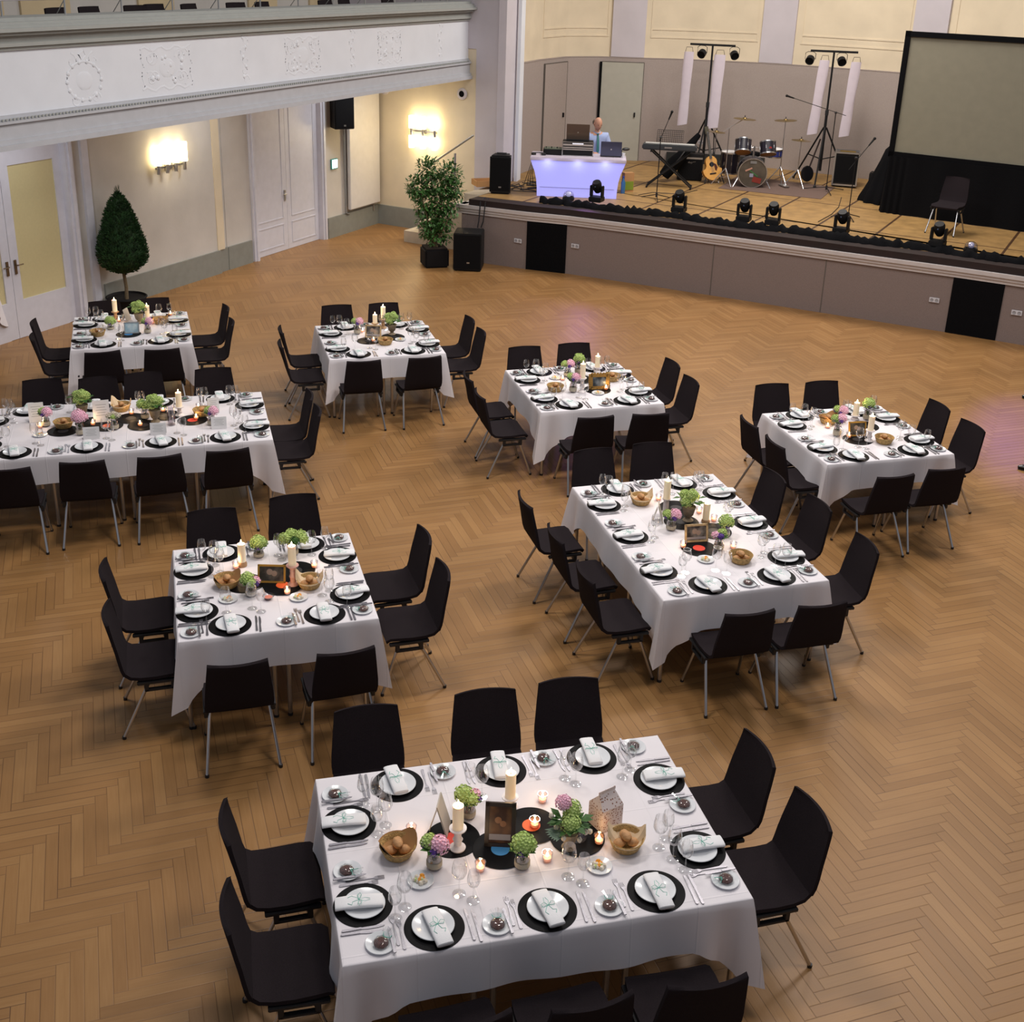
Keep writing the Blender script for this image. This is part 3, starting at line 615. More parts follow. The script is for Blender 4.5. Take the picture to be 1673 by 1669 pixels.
def make_chair(name='chair'):
    t = thing(name, (0, 0, 0), 0, 'x', 'chair')
    o = shell(SEATP, 0, .024).build('seat', CHAIRF, t, smooth=50); fix(o)
    o = shell(BACKP, .04, .022).build('backrest', CHAIRF, t, smooth=50); fix(o)
    for sx in (-1, 1):
        mb = MB(); X = sx * .222
        mb.box((X, .02, .425), (.035, .30, .022)); mb.box((X, .02, .365), (.03, .2, .02)); mb.box((X, .11, .395), (.03, .03, .08)); mb.box((X, -.07, .395), (.03, .03, .08)); mb.build('link_bracket', BLACKPLA, t, smooth=0, bevel=.004)
        for sy in (-1, 1):
            X = sx * .205; b = (sx * (.235 if sy > 0 else .245), .02 + sy * (.21 if sy > 0 else .27), .012)
            lg = MB().bar((X * .96, .02 + sy * .07, .415), b, .0115, 10).build('leg', CHROME, t)
            MB().bar((b[0], b[1], 0), (b[0], b[1], .022), .014, 8).build('foot_cap', BLKPL, lg)
    MB().box((0, .02, .42), (.38, .05, .014)).build('crossbar', BLACKPLA, t)
    return t
def fix(o):
    b = bmesh.new(); b.from_mesh(o.data); bmesh.ops.recalc_face_normals(b, faces=b.faces); b.to_mesh(o.data); b.free()
BLACKPLA = BLKPL
CHAIR = Kind(make_chair())

TABLES={'T1': (0.141,5.195,0.251),'T2': (1.57,8.997,0.292),'T3': (-1.759,7.884,0.29),'T4': (3.572,11.367,0.27),'T5': (0.816,12.548,0.286),'T6': (-1.645,14.067,0.283),'T7': (-4.732,14.13,0.308),'T8': (-3.836,10.985,0.285),'T9': (-7.342,14.894,0.285)}
CHAIRS={'T1': {'B': [(-0.699,1.132,0.1),(0.057,1.16,-1.5),(0.609,1.177,-2.3)],'L': [(-1.547,0.267,1.7),(-1.553,-0.344,-0.9)],'R': [(1.524,0.287,1.1),(1.582,-0.277,1.7)],'F': [(-0.555,-1.236,2.9),(0.003,-1.259,3.7),(0.551,-1.261,-1.3)]},'T2': {'B': [(-0.331,1.528,3.3),(0.287,1.557,-4.2)],'L': [(-1.279,0.612,0.0),(-1.225,-0.059,0.0),(-1.207,-0.725,0.0)],'R': [(1.098,0.617,1.5),(1.197,-0.004,0.5),(1.185,-0.779,-6.0)],'F': [(-0.255,-1.562,-1.4),(0.322,-1.578,-1.2)]},'T3': {'B': [(-0.373,1.082,1.6),(0.306,1.214,2.8)],'L': [(-1.184,0.226,0.6),(-1.145,-0.42,0.0)],'R': [(1.24,0.266,2.3),(1.255,-0.33,0.7)],'F': [(-0.326,-1.269,-0.7),(0.378,-1.286,3.1)]},'T4': {'B': [(-0.357,1.182,-1.4),(0.246,1.166,-1.2)],'L': [(-1.11,0.186,0.0),(-1.1,-0.37,0.0)],'R': [(1.15,0.263,-2.1),(1.14,-0.339,0.1)],'F': [(-0.377,-1.346,1.6),(0.199,-1.286,0.0)]},'T5': {'B': [(-0.355,1.094,-0.9),(0.275,1.112,-1.7)],'L': [(-1.268,0.189,0.0),(-1.279,-0.377,0.0)],'R': [(1.179,0.214,1.1),(1.145,-0.396,0.4)],'F': [(-0.298,-1.276,0.4),(0.291,-1.303,-4.4)]},'T6': {'B': [(-0.361,1.118,0.1),(0.261,1.115,0.7)],'L': [(-1.164,0.167,0.0),(-1.222,-0.404,0.0)],'R': [(1.218,0.212,2.7),(1.227,-0.341,0.4)],'F': [(-0.375,-1.221,-0.9),(0.336,-1.219,5.0)]},'T7': {'B': [(-0.326,0.893,-2.1),(0.296,0.922,5.0)],'L': [(-1.132,0.093,-1.4),(-1.103,-0.522,6.0)],'R': [(1.173,0.319,4.5),(1.188,-0.333,0.0)],'F': [(-0.321,-1.266,5.0),(0.333,-1.307,-0.6)]},'T8': {'B': [(-0.851,1.134,1.8),(-0.287,1.085,1.9),(0.179,1.159,4.6),(0.922,1.166,2.6)],'R': [(1.852,0.15,0.0),(1.875,-0.327,0.0)],'F': [(-0.956,-1.256,-1.4),(-0.332,-1.223,-2.6),(0.337,-1.23,3.8),(0.946,-1.21,3.7)]}}
CENTRE={'T1': [('rec',-0.372,0.046,'red'),('rec',-0.139,-0.089,'blue'),('rec',0.071,0.058,'orange'),('rec',0.292,-0.085,'black'),('pil',-0.361,-0.033,0.135,0.145,'glass'),('pil',-0.006,0.239,0.07,0.16,'glass'),('tea',-0.584,0.13),('tea',-0.277,-0.215),('tea',0.085,-0.219),('tea',0.393,-0.152),('tea',0.185,0.242),('tea',0.086,0.045),('bas',-0.68,-0.009,1),('bas',0.528,-0.205,2),('flo',-0.252,0.207,'greenpink',0.09),('flo',-0.508,-0.143,'pink',0.1),('flo',-0.056,-0.234,'green',0.09),('pot',0.224,-0.151,'big'),('fra',-0.139,-0.068,0.165,0.25,'black'),('card',-0.439,0.13,0.2),('gift',0.476,-0.006),('ant',-0.596,-0.231),('ant',0.341,-0.322),('jar',0.316,-0.088)],'T2': [('pil',-0.083,0.354,0.14,0.17,'crackle'),('pil',0.185,0.109,0.03,0.15,'wood'),('pot',0.046,0.168,'green'),('flo',-0.165,0.045,'pink',0.09),('fra',-0.051,-0.219,0.2,0.15,'wood'),('card',-0.213,0.235,0.16),('flo',0.229,-0.173,'green',0.08),('flo',0.076,-0.375,'purple',0.09),('tea',0.206,0.289),('tea',0.264,0.115),('tea',-0.197,-0.28),('tea',0.2,-0.387),('tea',-0.039,0.612),('bas',0.155,-0.61,0),('bas',-0.218,0.587,2),('ant',-0.112,-0.53),('rec',0.052,0.431,'black'),('rec',-0.075,-0.324,'red'),('rec',-0.02,0.155,'black'),('rec',0.178,-0.068,'black')],'T3': [('pil',-0.187,0.313,0.04,0.15,'wood'),('pil',0.16,-0.083,0.17,0.16,'pink'),('fra',0.006,-0.019,0.21,0.14,'gold'),('bas',-0.319,0.018,1),('bas',0.278,-0.13,2),('flo',-0.158,-0.161,'greenpink',0.08),('flo',-0.05,0.438,'green',0.07),('flo',0.215,0.409,'ring',0.1),('tea',-0.236,0.284),('tea',0.35,0.163),('tea',0.103,-0.203),('bowl',-0.039,-0.247),('ant',-0.326,-0.195),('ant',0.177,-0.285),('rec',0.204,0.143,'black'),('rec',-0.19,0.027,'black'),('rec',0.083,-0.075,'orange')],'T4': [('pil',0.204,0.348,0.05,0.14,'glass'),('pil',0.021,-0.239,0.12,0.15,'glass'),('fra',-0.027,-0.094,0.19,0.15,'gold'),('flo',-0.231,-0.044,'pink',0.13),('flo',-0.01,0.298,'pink',0.09),('flo',0.325,0.317,'green',0.12),('bas',-0.139,0.305,1),('bas',0.154,-0.301,0),('tea',-0.214,0.177),('tea',-0.135,-0.113),('rec',-0.069,-0.175,'black'),('rec',0.201,0.152,'black')],'T5': [('pil',-0.068,-0.188,0.17,0.16,'glass'),('pil',0.338,0.441,0.06,0.13,'glass'),('fra',0.155,-0.143,0.22,0.17,'ornate'),('flo',-0.166,-0.169,'pink',0.12),('flo',-0.059,0.342,'pink',0.1),('flo',0.097,0.415,'green',0.12),('bas',-0.344,-0.085,0),('bas',0.405,0.122,0),('tea',-0.154,0.232),('tea',0.222,-0.171),('ant',0.093,-0.273),('ant',-0.218,0.308),('rec',0.129,-0.152,'black'),('rec',0.066,0.21,'black')],'T6': [('pil',0.04,0.722,0.03,0.11,'wood'),('pil',0.146,0.774,0.05,0.16,'wood'),('fra',-0.056,0.059,0.2,0.16,'wood'),('flo',-0.223,0.254,'pink',0.11),('pot',0.197,0.144,'green'),('tea',-0.147,0.304),('tea',-0.078,-0.099),('bas',0.048,-0.223,0),('ant',0.26,-0.097),('rec',-0.128,-0.059,'black'),('rec',0.189,0.046,'black')],'T7': [('pil',-0.192,0.721,0.03,0.15,'wood'),('pil',0.201,0.392,0.05,0.14,'glass'),('card',-0.072,0.413,0.16),('fra',0.002,-0.168,0.18,0.14,'silver'),('pot',0.096,0.274,'green'),('flo',0.189,-0.181,'pink',0.1),('flo',-0.249,0.07,'green',0.06),('tea',-0.15,0.393),('tea',0.044,-0.122),('tea',0.253,0.209),('tea',0.489,0.556),('rec',-0.039,-0.183,'blue'),('bas',-0.398,-0.164,0),('bas',0.358,0.215,1)],'T8': [('pil',0.537,0.135,0.1,0.15,'glass'),('flo',-0.744,0.095,'pink',0.1),('pot',-0.406,0.284,'green'),('flo',-0.404,-0.209,'bigpink',0.12),('flo',-0.091,-0.128,'white',0.1),('flo',0.2,0.113,'greenpink',0.1),('pot',0.297,0.006,'green'),('flo',0.84,-0.19,'pink',0.1),('vase',0.453,-0.111),('menu',-0.839,0.251,0.2),('menu',-0.217,0.124,0.22),('menu',-0.297,-0.324,0.12),('menu',0.325,-0.339,0.12),('menu',0.875,0.169,0.16),('menu',0.907,-0.292,0.12),('bas',-0.574,0.027,0),('bas',-0.037,0.406,2),('bas',0.761,0.102,0),('tea',-0.795,0.057),('tea',-0.299,0.022),('tea',0.064,0.26),('tea',0.152,-0.087),('tea',0.375,0.287),('tea',0.696,-0.008),('tea',0.729,0.3),('ant',-0.779,-0.151),('rec',-0.576,-0.072,'black'),('rec',-0.325,0.112,'black'),('rec',-0.16,-0.024,'orange'),('rec',0.058,0.142,'black'),('rec',0.179,-0.076,'black'),('rec',0.658,-0.023,'red'),('rec',0.404,0.161,'black')]}
NICK = {'T1': 'the table with the dotted gift box', 'T2': 'the oblong table with three seats per long side', 'T3': 'the square table between long table and gift box', 'T4': 'the square table nearest the black shoes', 'T5': 'the table with the ornate gilt frame', 'T6': 'the square table facing the ficus', 'T7': 'the square table by the potted cypress', 'T8': 'the long banquet table'}
NICK = {'T1': 'gift box table', 'T2': 'oblong ten-seat table', 'T3': 'square table beside long table', 'T4': 'square table by the black shoes', 'T5': 'table with ornate gilt frame', 'T6': 'square table facing the ficus', 'T7': 'square table by the cypress', 'T8': 'long banquet table', 'T9': 'table at the glazed door'}
SIZE = {'T1': (2.1, 1.4), 'T2': (1.4, 2.1), 'T3': (1.4, 1.4), 'T4': (1.4, 1.4), 'T5': (1.4, 1.4), 'T6': (1.4, 1.4), 'T7': (1.4, 1.4), 'T8': (2.8, 1.4), 'T9': (.7, 1.4)}
SIDE = {'B': 'stage side', 'F': 'near side', 'L': 'balcony side', 'R': 'screen side'}
def seatname(side, i, n):
    if side in 'BF': w3 = {2: ('balcony end', 'screen end'), 3: ('balcony end', 'middle', 'screen end'), 4: ('balcony end', 'second from balcony end', 'second from screen end', 'screen end')}[n]
    else: w3 = {2: ('stage end', 'near end'), 3: ('stage end', 'middle', 'near end')}[n]
    return '%s, %s' % (SIDE[side], w3[i])
TABLES['T9'] = (TABLES['T9'][0] + .35 * .96 - .20, TABLES['T9'][1] + .35 * .28 - .05, TABLES['T9'][2])
def TW(t, x, y, z=0):
    X, Y, A = TABLES[t]; c, s = math.cos(A), math.sin(A); return Vector((X + c * x - s * y, Y + s * x + c * y, z))
FACE = {'B': PI, 'F': 0, 'L': -PI / 2, 'R': PI / 2}   # chair's +y points to the table
for t, sides in CHAIRS.items():
    for sd, lst in sides.items():
        for i, (x, y, dev) in enumerate(lst):
            rz = TABLES[t][2] + FACE[sd] + R(dev)
            c = TW(t, x, y); fwd = Vector((-math.sin(rz), math.cos(rz), 0)); c += fwd * .285
            CHAIR.put((c.x, c.y, 0), rz, 'black upholstered chair, %s of %s' % (seatname(sd, i, len(lst)), NICK[t]), 'chair', 'chairs around the laid tables')

# ================================================================== TABLES AND CLOTHS
def make_table(w_, d_):
    t = thing('banquet_table', (0, 0, 0), 0, 'x', 'table')
    MB().box((0, 0, .727), (w_ - .02, d_ - .02, .028)).build('tabletop', mat('beech_top', srgb(170, 130, 90), .5), t, bevel=.004)
    for sx in (-1, 1):
        for sy in (-1, 1):
            x, y = sx * (w_ / 2 - .05), sy * (d_ / 2 - .05)
            lg = MB().bar((x, y, .713), (x, y, .02), .017, 10).build('leg', CHROME, t); MB().bar((x, y, 0), (x, y, .022), .019, 8).build('foot_cap', BLKPL, lg)
    return t
TABK = Kind(make_table(.7, 1.4))
def cloth(t, seed):
    W_, D_ = SIZE[t]; hx, hy = W_ / 2, D_ / 2; rg = random.Random(seed); drop = .27
    # perimeter samples
    P = []; step = .035
    def side(a, b, n_):
        L = math.dist(a, b); k = int(L / step)
        for i in range(k): q = i / k; P.append((a[0] + (b[0] - a[0]) * q, a[1] + (b[1] - a[1]) * q, n_, min(q, 1 - q) * L))
    cs = [(-hx, -hy), (hx, -hy), (hx, hy), (-hx, hy)]; ns = [(0, -1), (1, 0), (0, 1), (-1, 0)]
    for i in range(4): side(cs[i], cs[(i + 1) % 4], ns[i])
    n = len(P); rows = 9; vs = []; fs = []; ph = [rg.random() * 6 for _ in range(4)]
    rows_def = [(-.012, 0.0), (-.003, -.0015), (.001, -.006)]
    top_n = len(rows_def)
    acc = 0
    for r_ in range(top_n + rows):
        for i, (x, y, nr, dc) in enumerate(P):
            near = max(0, 1 - dc / .30); s_ = i * step
            if dc < 1e-6:   # the corner itself
                pn = ns[(ns.index(nr) - 1) % 4]; nx, ny = (nr[0] + pn[0]) * .7071, (nr[1] + pn[1]) * .7071
            else: nx, ny = nr
            if r_ < top_n: o, z = rows_def[r_]; vs.append((x + nr[0] * o if dc > 1e-6 else x + nx * o, y + nr[1] * o if dc > 1e-6 else y + ny * o, .75 + z)); continue
            q = (r_ - top_n + 1) / rows; dr = drop + .27 * near ** 1.15 + .012 * math.sin(s_ * 2.1 + ph[0])
            fl = .004 + q * (.012 + .010 * math.sin(s_ * 7 + ph[1]) + .006 * math.sin(s_ * 17 + ph[2]))
            # corner cone: flares at the corner, tucks in beside it
            fl += q * (.10 * max(0, 1 - dc / .06) ** 1 - .028 * math.exp(-((dc - .13) / .05) ** 2) + .02 * math.exp(-((dc - .24) / .07) ** 2))
            vs.append((x + nx * fl, y + ny * fl, .744 - dr * q))
    R_ = top_n + rows
    for r_ in range(R_ - 1):
        for i in range(n): j = (i + 1) % n; fs.append((r_ * n + i, (r_ + 1) * n + i, (r_ + 1) * n + j, r_ * n + j))
    fs.append(tuple(range(n)))
    mb = MB().add(vs, fs); o = mb.build('tablecloth', LINEN, smooth=60); 
    sm = o.modifiers.new('thickness', 'SOLIDIFY'); sm.thickness = .0025; sm.offset = -1
    X, Y, A = TABLES[t]; o.location = (X, Y, 0); o.rotation_euler = (0, 0, A)
    tag(o, 'white linen tablecloth with hanging corners on the %s' % NICK[t], 'tablecloth', 'white tablecloths')
    # pressed creases
    return o
def modules(t):
    W_, D_ = SIZE[t]
    if t == 'T2': return [(0, -.7 + .7 * k, PI / 2) for k in range(3)]
    return [(-W_ / 2 + .35 + .7 * k, 0, 0) for k in range(int(round(W_ / .7)))]
for ti, t in enumerate(TABLES):
    cloth(t, ti)
    ml = modules(t)
    for k, (x, y, rz) in enumerate(ml):
        p = TW(t, x, y); nm = {1: ('only',), 2: ('balcony half', 'screen half'), 3: ('balcony third', 'middle third', 'screen third') if t != 'T2' else ('near third', 'middle third', 'stage third'), 4: ('balcony end', 'second from balcony end', 'second from screen end', 'screen end')}[len(ml)][k]
        TABK.put((p.x, p.y, 0), TABLES[t][2] + rz, 'steel-legged folding table under the cloth, %s of %s' % (nm, NICK[t]), 'table', 'table modules under the cloths')

# ================================================================== PLACE SETTINGS  (z = 0 is the cloth)
def k_record(col=None):
    o = MB().lathe([(0, 0), (.148, 0), (.15, .0012), (.148, .0024), (.053, .0024), (.052, .002), (0, .002)], 56).build('vinyl_record', VINYL, smooth=30)
    if col: MB().lathe([(0, .0015), (.05, .0015), (.05, .003), (0, .003)], 32).build('record_label', mat('label_' + col, {'red': srgb(214, 58, 38), 'blue': srgb(60, 132, 190), 'orange': srgb(232, 96, 36), 'black': srgb(24, 22, 26)}[col], .6), o)
    return Kind(o)
RECORD = k_record(); RECC = {c: k_record(c) for c in ('red', 'blue', 'orange', 'black')}
PLATE = Kind(MB().lathe([(0, .0), (.058, .0), (.063, .004), (.103, .014), (.106, .0155), (.104, .018), (.063, .009), (.055, .006), (0, .006)], 40).build('dinner_plate', CHINA, smooth=50))
SPLATE = Kind(MB().lathe([(0, .0), (.042, .0), (.046, .003), (.073, .011), (.075, .0125), (.073, .0145), (.046, .007), (.04, .005), (0, .005)], 32).build('side_plate', CHINA, smooth=50))
def make_napkin():
    vs = []; fs = []; n = 14; prof = []
    for i in range(n): a = 2 * PI * i / n; prof.append((.043 * math.copysign(abs(math.cos(a)) ** .6, math.cos(a)), .012 + .0115 * math.copysign(abs(math.sin(a)) ** .7, math.sin(a))))
    ys = [-.12, -.118, -.06, 0, .06, .118, .12]
    for j, y in enumerate(ys):
        q = .9 if j in (0, len(ys) - 1) else 1
        for x, z in prof: vs.append((x * q, y, .012 + (z - .012) * q + .004 * math.cos(y * 20)))
    for j in range(len(ys) - 1):
        for i in range(n): fs.append((j * n + i, (j + 1) * n + i, (j + 1) * n + (i + 1) % n, j * n + (i + 1) % n))
    fs += [tuple(range(n)), tuple(reversed(range((len(ys) - 1) * n, len(ys) * n)))]
    mb = MB().add(vs, fs)
    o = mb.build('napkin', NAPK, smooth=60); fix(o)
    mb = MB(); mb.box((0, .0, .025), (.07, .004, .0015))
    for sg in (-1, 1):
        mb.tube([(0, 0, .028), (sg * .02, .014, .036), (sg * .038, .008, .034), (sg * .03, -.006, .030), (0, 0, .028)], .0014, 4)
        mb.tube([(0, 0, .028), (sg * .012, -.02 - .012 * sg, .027), (sg * .030, -.036, .025), (sg * .02, -.056, .026)], .0014, 4)
        mb.tube([(0, 0, .027), (sg * .012, .03, .026), (sg * .004, .055, .026)], .0012, 4)
    mb.build('ribbon', MINT, o)
    return o
NAPKIN = Kind(make_napkin())
def make_fork():
    mb = MB(); P = [(-.10, .0035), (-.095, .0055), (-.05, .0035), (.0, .0025), (.035, .002)]
    mb.prism([(-.003, .03), (-.004, .0), (-.0075, -.07), (-.0085, -.095), (-.005, -.102), (.005, -.102), (.0085, -.095), (.0075, -.07), (.004, .0), (.003, .03), (.004, .042), (.0105, .055), (.012, .065), (-.012, .065), (-.0105, .055), (-.004, .042)], .0015, .0045)
    for k in range(4): x = -.0102 + k * .0068; mb.prism([(x - .0018, .064), (x + .0018, .064), (x + .0012, .098), (x - .0012, .098)], .002, .0045)
    return mb.build('fork', STEEL, smooth=0)
def make_knife(L=1.0, name='knife'):
    mb = MB(); mb.prism([(-.0075, -.10), (-.004, -.106), (.004, -.106), (.0075, -.10), (.0055, -.01), (-.0055, -.01)], .001, .0065)
    mb.prism([(-.0055, -.01), (.0055, -.01), (.0095, .02), (.0095, .07), (.004, .10), (-.002, .106), (-.0055, .09)], .002, .004)
    mb.v = [(x, y * L, z) for x, y, z in mb.v]; return mb.build(name, STEEL, smooth=0)
FORK = Kind(make_fork()); KNIFE = Kind(make_knife()); BUTTER = Kind(make_knife(.82, 'butter_knife'))
def make_favour():
    t = thing('wrapped_biscuit', (0, 0, 0), 0, 'x', 'biscuit')
    MB().lathe([(0, 0), (.031, 0), (.036, .004), (.036, .011), (.028, .017), (0, .019)], 20).build('biscuit', COOKIE, t)
    vs = []; fs = []; n = 18; rows = [(.040, 0), (.042, .010), (.033, .022), (.014, .026)]
    for r_, z in rows:
        for k in range(n): a = 2 * PI * k / n; q = 1 + .07 * math.sin(k * 2.5); vs.append((r_ * q * math.cos(a), r_ * q * math.sin(a), z))
    for i in range(3):
        for k in range(n): fs.append((i * n + k, i * n + (k + 1) % n, (i + 1) * n + (k + 1) % n, (i + 1) * n + k))
    mb = MB().add(vs, fs)
    for k in range(7): a = PI / 2 + (k - 3) * .25; mb.add([(0, .024, .018), (.06 * math.cos(a), .03 + .062 * math.sin(a), .016 + .01 * (k % 2)), (.06 * math.cos(a + .2), .03 + .062 * math.sin(a + .2), .03 - .008 * (k % 2))], [(0, 1, 2)])
    mb.build('cellophane', CELLO, t, smooth=80)
    mb = MB(); mb.tube([(-.012, .03, .018), (0, .026, .024), (.012, .03, .018)], .002, 5); mb.tube([(0, .03, .02), (.02, .045, .012), (.018, .06, .014)], .002, 5); mb.tube([(0, .03, .02), (-.018, .04, .012), (-.026, .055, .016)], .002, 5); mb.build('ribbon', MINT, t)
    return t
FAVOUR = Kind(make_favour())
def make_glass(h, r):
    pr = [(0, .0), (.034, .0), (.035, .002), (.012, .006), (.0042, .012), (.0036, h * .45), (.006, h * .47), (r * .75, h * .56), (r, h * .68), (r * .96, h * .82), (r * .78, h), (r * .76, h), (r * .93, h * .82), (r * .96, h * .68), (r * .72, h * .57), (0, h * .49)]
    return MB().lathe(pr, 24).build('wine_glass', GLASS, smooth=60)
GL1 = Kind(make_glass(.205, .040)); GL2 = Kind(make_glass(.185, .034))
SETTINGS = {t: dict(B=[-.33, .33], F=[-.33, .33], L=[.31, -.32], R=[.31, -.32]) for t in ('T3', 'T4', 'T5', 'T6', 'T7')}
SETTINGS['T1'] = dict(B=[-.593, .017, .583], F=[-.581, -.003, .578], L=[.282, -.334], R=[.292, -.308])
SETTINGS['T2'] = dict(B=[-.32, .30], F=[-.27, .32], L=[.62, .0, -.62], R=[.62, .0, -.64])
SETTINGS['T8'] = dict(B=[-.95, -.30, .33, .96], F=[-.97, -.33, .34, .95], L=[.31, -.32], R=[.31, -.32])
rs = random.Random(11)
RAD = dict(pil=.05, tea=.032, bas=.125, flo=.075, pot=.09, fra=.11, gift=.10, ant=.072, menu=.085, card=.08, bowl=.05, vase=.042, jar=.03)
OCC = {}
for t in CENTRE: OCC[t] = [(TW(t, e[1], e[2]), RAD[e[0]]) for e in CENTRE[t] if e[0] in RAD]
for t, sides in SETTINGS.items():
    W_, D_ = SIZE[t]
    for sd, lat in sides.items():
        for q in lat:
            a = FACE[sd]; ex_, ey_ = {'F': (q, -D_ / 2), 'B': (q, D_ / 2), 'L': (-W_ / 2, q), 'R': (W_ / 2, q)}[sd]; ca, sa = math.cos(a), math.sin(a)
            for x, y, r_ in ((0, .147, .128), (-.275 if sd in 'FB' else -.2475, .095, .082)): OCC[t].append((TW(t, ex_ + ca * x - sa * y, ey_ + sa * x + ca * y), r_))
def clear_spot(t, p):
    for k in range(160):
        a = k * 2.4; d = .0125 * math.sqrt(k); c = Vector((p.x + d * math.cos(a), p.y + d * math.sin(a), p.z))
        if all(math.hypot(c.x - o.x, c.y - o.y) > r_ + .037 for o, r_ in OCC[t]): OCC[t].append((c, .038)); return c
    return p
for t, sides in SETTINGS.items():
    W_, D_ = SIZE[t]; A = TABLES[t][2]
    for sd, lat in sides.items():
        for i, q in enumerate(lat):
            a = FACE[sd]; ex_, ey_ = {'F': (q, -D_ / 2), 'B': (q, D_ / 2), 'L': (-W_ / 2, q), 'R': (W_ / 2, q)}[sd]
            ca, sa = math.cos(a), math.sin(a)
            def P(x, y, z=0): return TW(t, ex_ + ca * x - sa * y, ey_ + sa * x + ca * y, .7505 + z)
            rz = A + a; sn = seatname(sd, i, len(lat)) + ', ' + NICK[t]; j = lambda s=.006: rs.uniform(-s, s)
            jx, jy = j(), j()
            RECORD.put(P(jx, .147 + jy), rz, 'black vinyl charger at %s' % sn, 'record', 'vinyl records used as charger plates')
            PLATE.put(P(jx + j(.008), .152 + jy, .0026), rz, 'white dinner plate at %s' % sn, 'plate', 'white dinner plates')
            na = {'F': .06, 'B': .0, 'L': 0.03, 'R': .0}[sd] + rs.uniform(-.12, .12)
            NAPKIN.put(P(jx + j(.01), .125 + jy + j(.01), .0212), rz + na, 'rolled napkin with mint ribbon at %s' % sn, 'napkin', 'rolled white napkins')
            ff = 1 if sd in 'FB' else .9
            FORK.put(P(-.195 * ff + j(.004), .175 + j()), rz + j(.05), 'outer steel fork at %s' % sn, 'fork', 'forks')
            FORK.put(P(-.163 * ff + j(.004), .145 + j()), rz + j(.05), 'inner steel fork at %s' % sn, 'fork', 'forks')
            KNIFE.put(P(.172 * ff + j(.004), .125 + j()), rz + j(.05), 'inner steel knife at %s' % sn, 'knife', 'knives')
            KNIFE.put(P(.202 * ff + j(.004), .118 + j()), rz + j(.05), 'outer steel knife at %s' % sn, 'knife', 'knives')
            dx = -.275 * ff
            SPLATE.put(P(dx, .095), rz, 'white bread plate at %s' % sn, 'plate', 'white bread plates')
            FAVOUR.put(P(dx + j(.003), .092 + j(.003), .0075), rz + rs.uniform(-.9, .3), 'cellophane-wrapped biscuit at %s' % sn, 'biscuit', 'wrapped biscuits on the bread plates')
            BUTTER.put(P(dx + .055, .10, .0140), rz + .05, 'butter knife on bread plate at %s' % sn, 'knife', 'butter knives')
            gx = .165 if sd in 'FB' else .06
            g1 = clear_spot(t, P(gx + j(), .345 + j())); g2 = clear_spot(t, P(gx + .055 + j(), .285 + j()))
            GL1.put(g1, rz, 'tall wine glass at %s' % sn, 'glass', 'tall wine glasses')
            GL2.put(g2, rz, 'smaller wine glass at %s' % sn, 'glass', 'smaller wine glasses')
# ================================================================== CENTREPIECES
CT = .7505
def side_of(x, y, t):
    W_, D_ = SIZE[t]; a = 'stage' if y > .12 else 'near' if y < -.12 else ''; b = 'screen' if x > .12 else 'balcony' if x < -.12 else ''
    if a and b: return '%s-%s quarter' % (a, b)
    return (a or b) + ' half' if (a or b) else 'middle'
WOODH = mat('turned_wood', srgb(178, 140, 100), .5); CRACK = mat('crackle_holder', srgb(196, 186, 186), .4, bump=1, bscale=90)
CNT = {}
NM = dict(rec='vinyl record', pil='pillar candle', bas='bread basket', flo='flower jar', pot='stone urn', fra='photo frame', gift='gift box', ant='antipasti saucer', card='folding frame', jar='jar', bowl='dip bowl', vase='vase', tea='tealight', menu='menu card')
def beside(t, e):
    c = sorted((math.hypot(e[1] - r[1], e[2] - r[2]), NM[r[0]]) for r in CENTRE[t] if r[0] not in (e[0], 'rec'))
    return c[0][1]
def uniq(lab):
    CNT[lab] = CNT.get(lab, 0) + 1; return lab
def pillar(p, rz, hh, ch, style, where):
    m_ = {'glass': WHITEC, 'crackle': CRACK, 'wood': WOODH, 'pink': PINKC}[style]; r = .030
    pr = [(.042, 0), (.044, .008), (.036, .016), (.02, .026)] + ([(.022, hh * .35), (.028, hh * .45), (.020, hh * .55), (.020, hh * .8)] if hh > .05 else []) + [(.038, hh - .012), (.047, hh - .006), (.047, hh), (.032, hh), (.0, hh - .001)]
    if style == 'crackle': pr = [(.04, 0), (.04, .01), (.024, .02), (.024, hh - .02), (.036, hh - .006), (.036, hh), (0, hh)]
    if hh < .05: pr = [(.036, 0), (.038, hh * .5), (.03, hh), (0, hh)]
    o = MB().lathe(pr, 24).build('candle_holder', m_); o.location = p; o.rotation_euler = (0, 0, rz); tag(o, '%s candle holder, %s' % ({'glass': 'white turned', 'crackle': 'crackled silver', 'wood': 'low wooden', 'pink': 'tall pink turned'}[style], where), 'candle holder', 'pillar candle holders')
    t = thing('pillar_candle', p + Vector((0, 0, hh + .0005)), rz, 'lit cream pillar candle, %s' % where, 'candle', 'pillar candles')
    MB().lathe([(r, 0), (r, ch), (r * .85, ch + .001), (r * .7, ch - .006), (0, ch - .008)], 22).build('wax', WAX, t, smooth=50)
    MB().bar((0, 0, ch - .008), (0, 0, ch + .006), .0012, 5).build('wick', BLACKC, t)
    MB().lathe([(0, ch + .001), (.005, ch + .008), (.0065, ch + .014), (.004, ch + .026), (0, ch + .038)], 10).build('flame', FLAME, t)
    glow(t, (0, 0, ch + .045), .5)
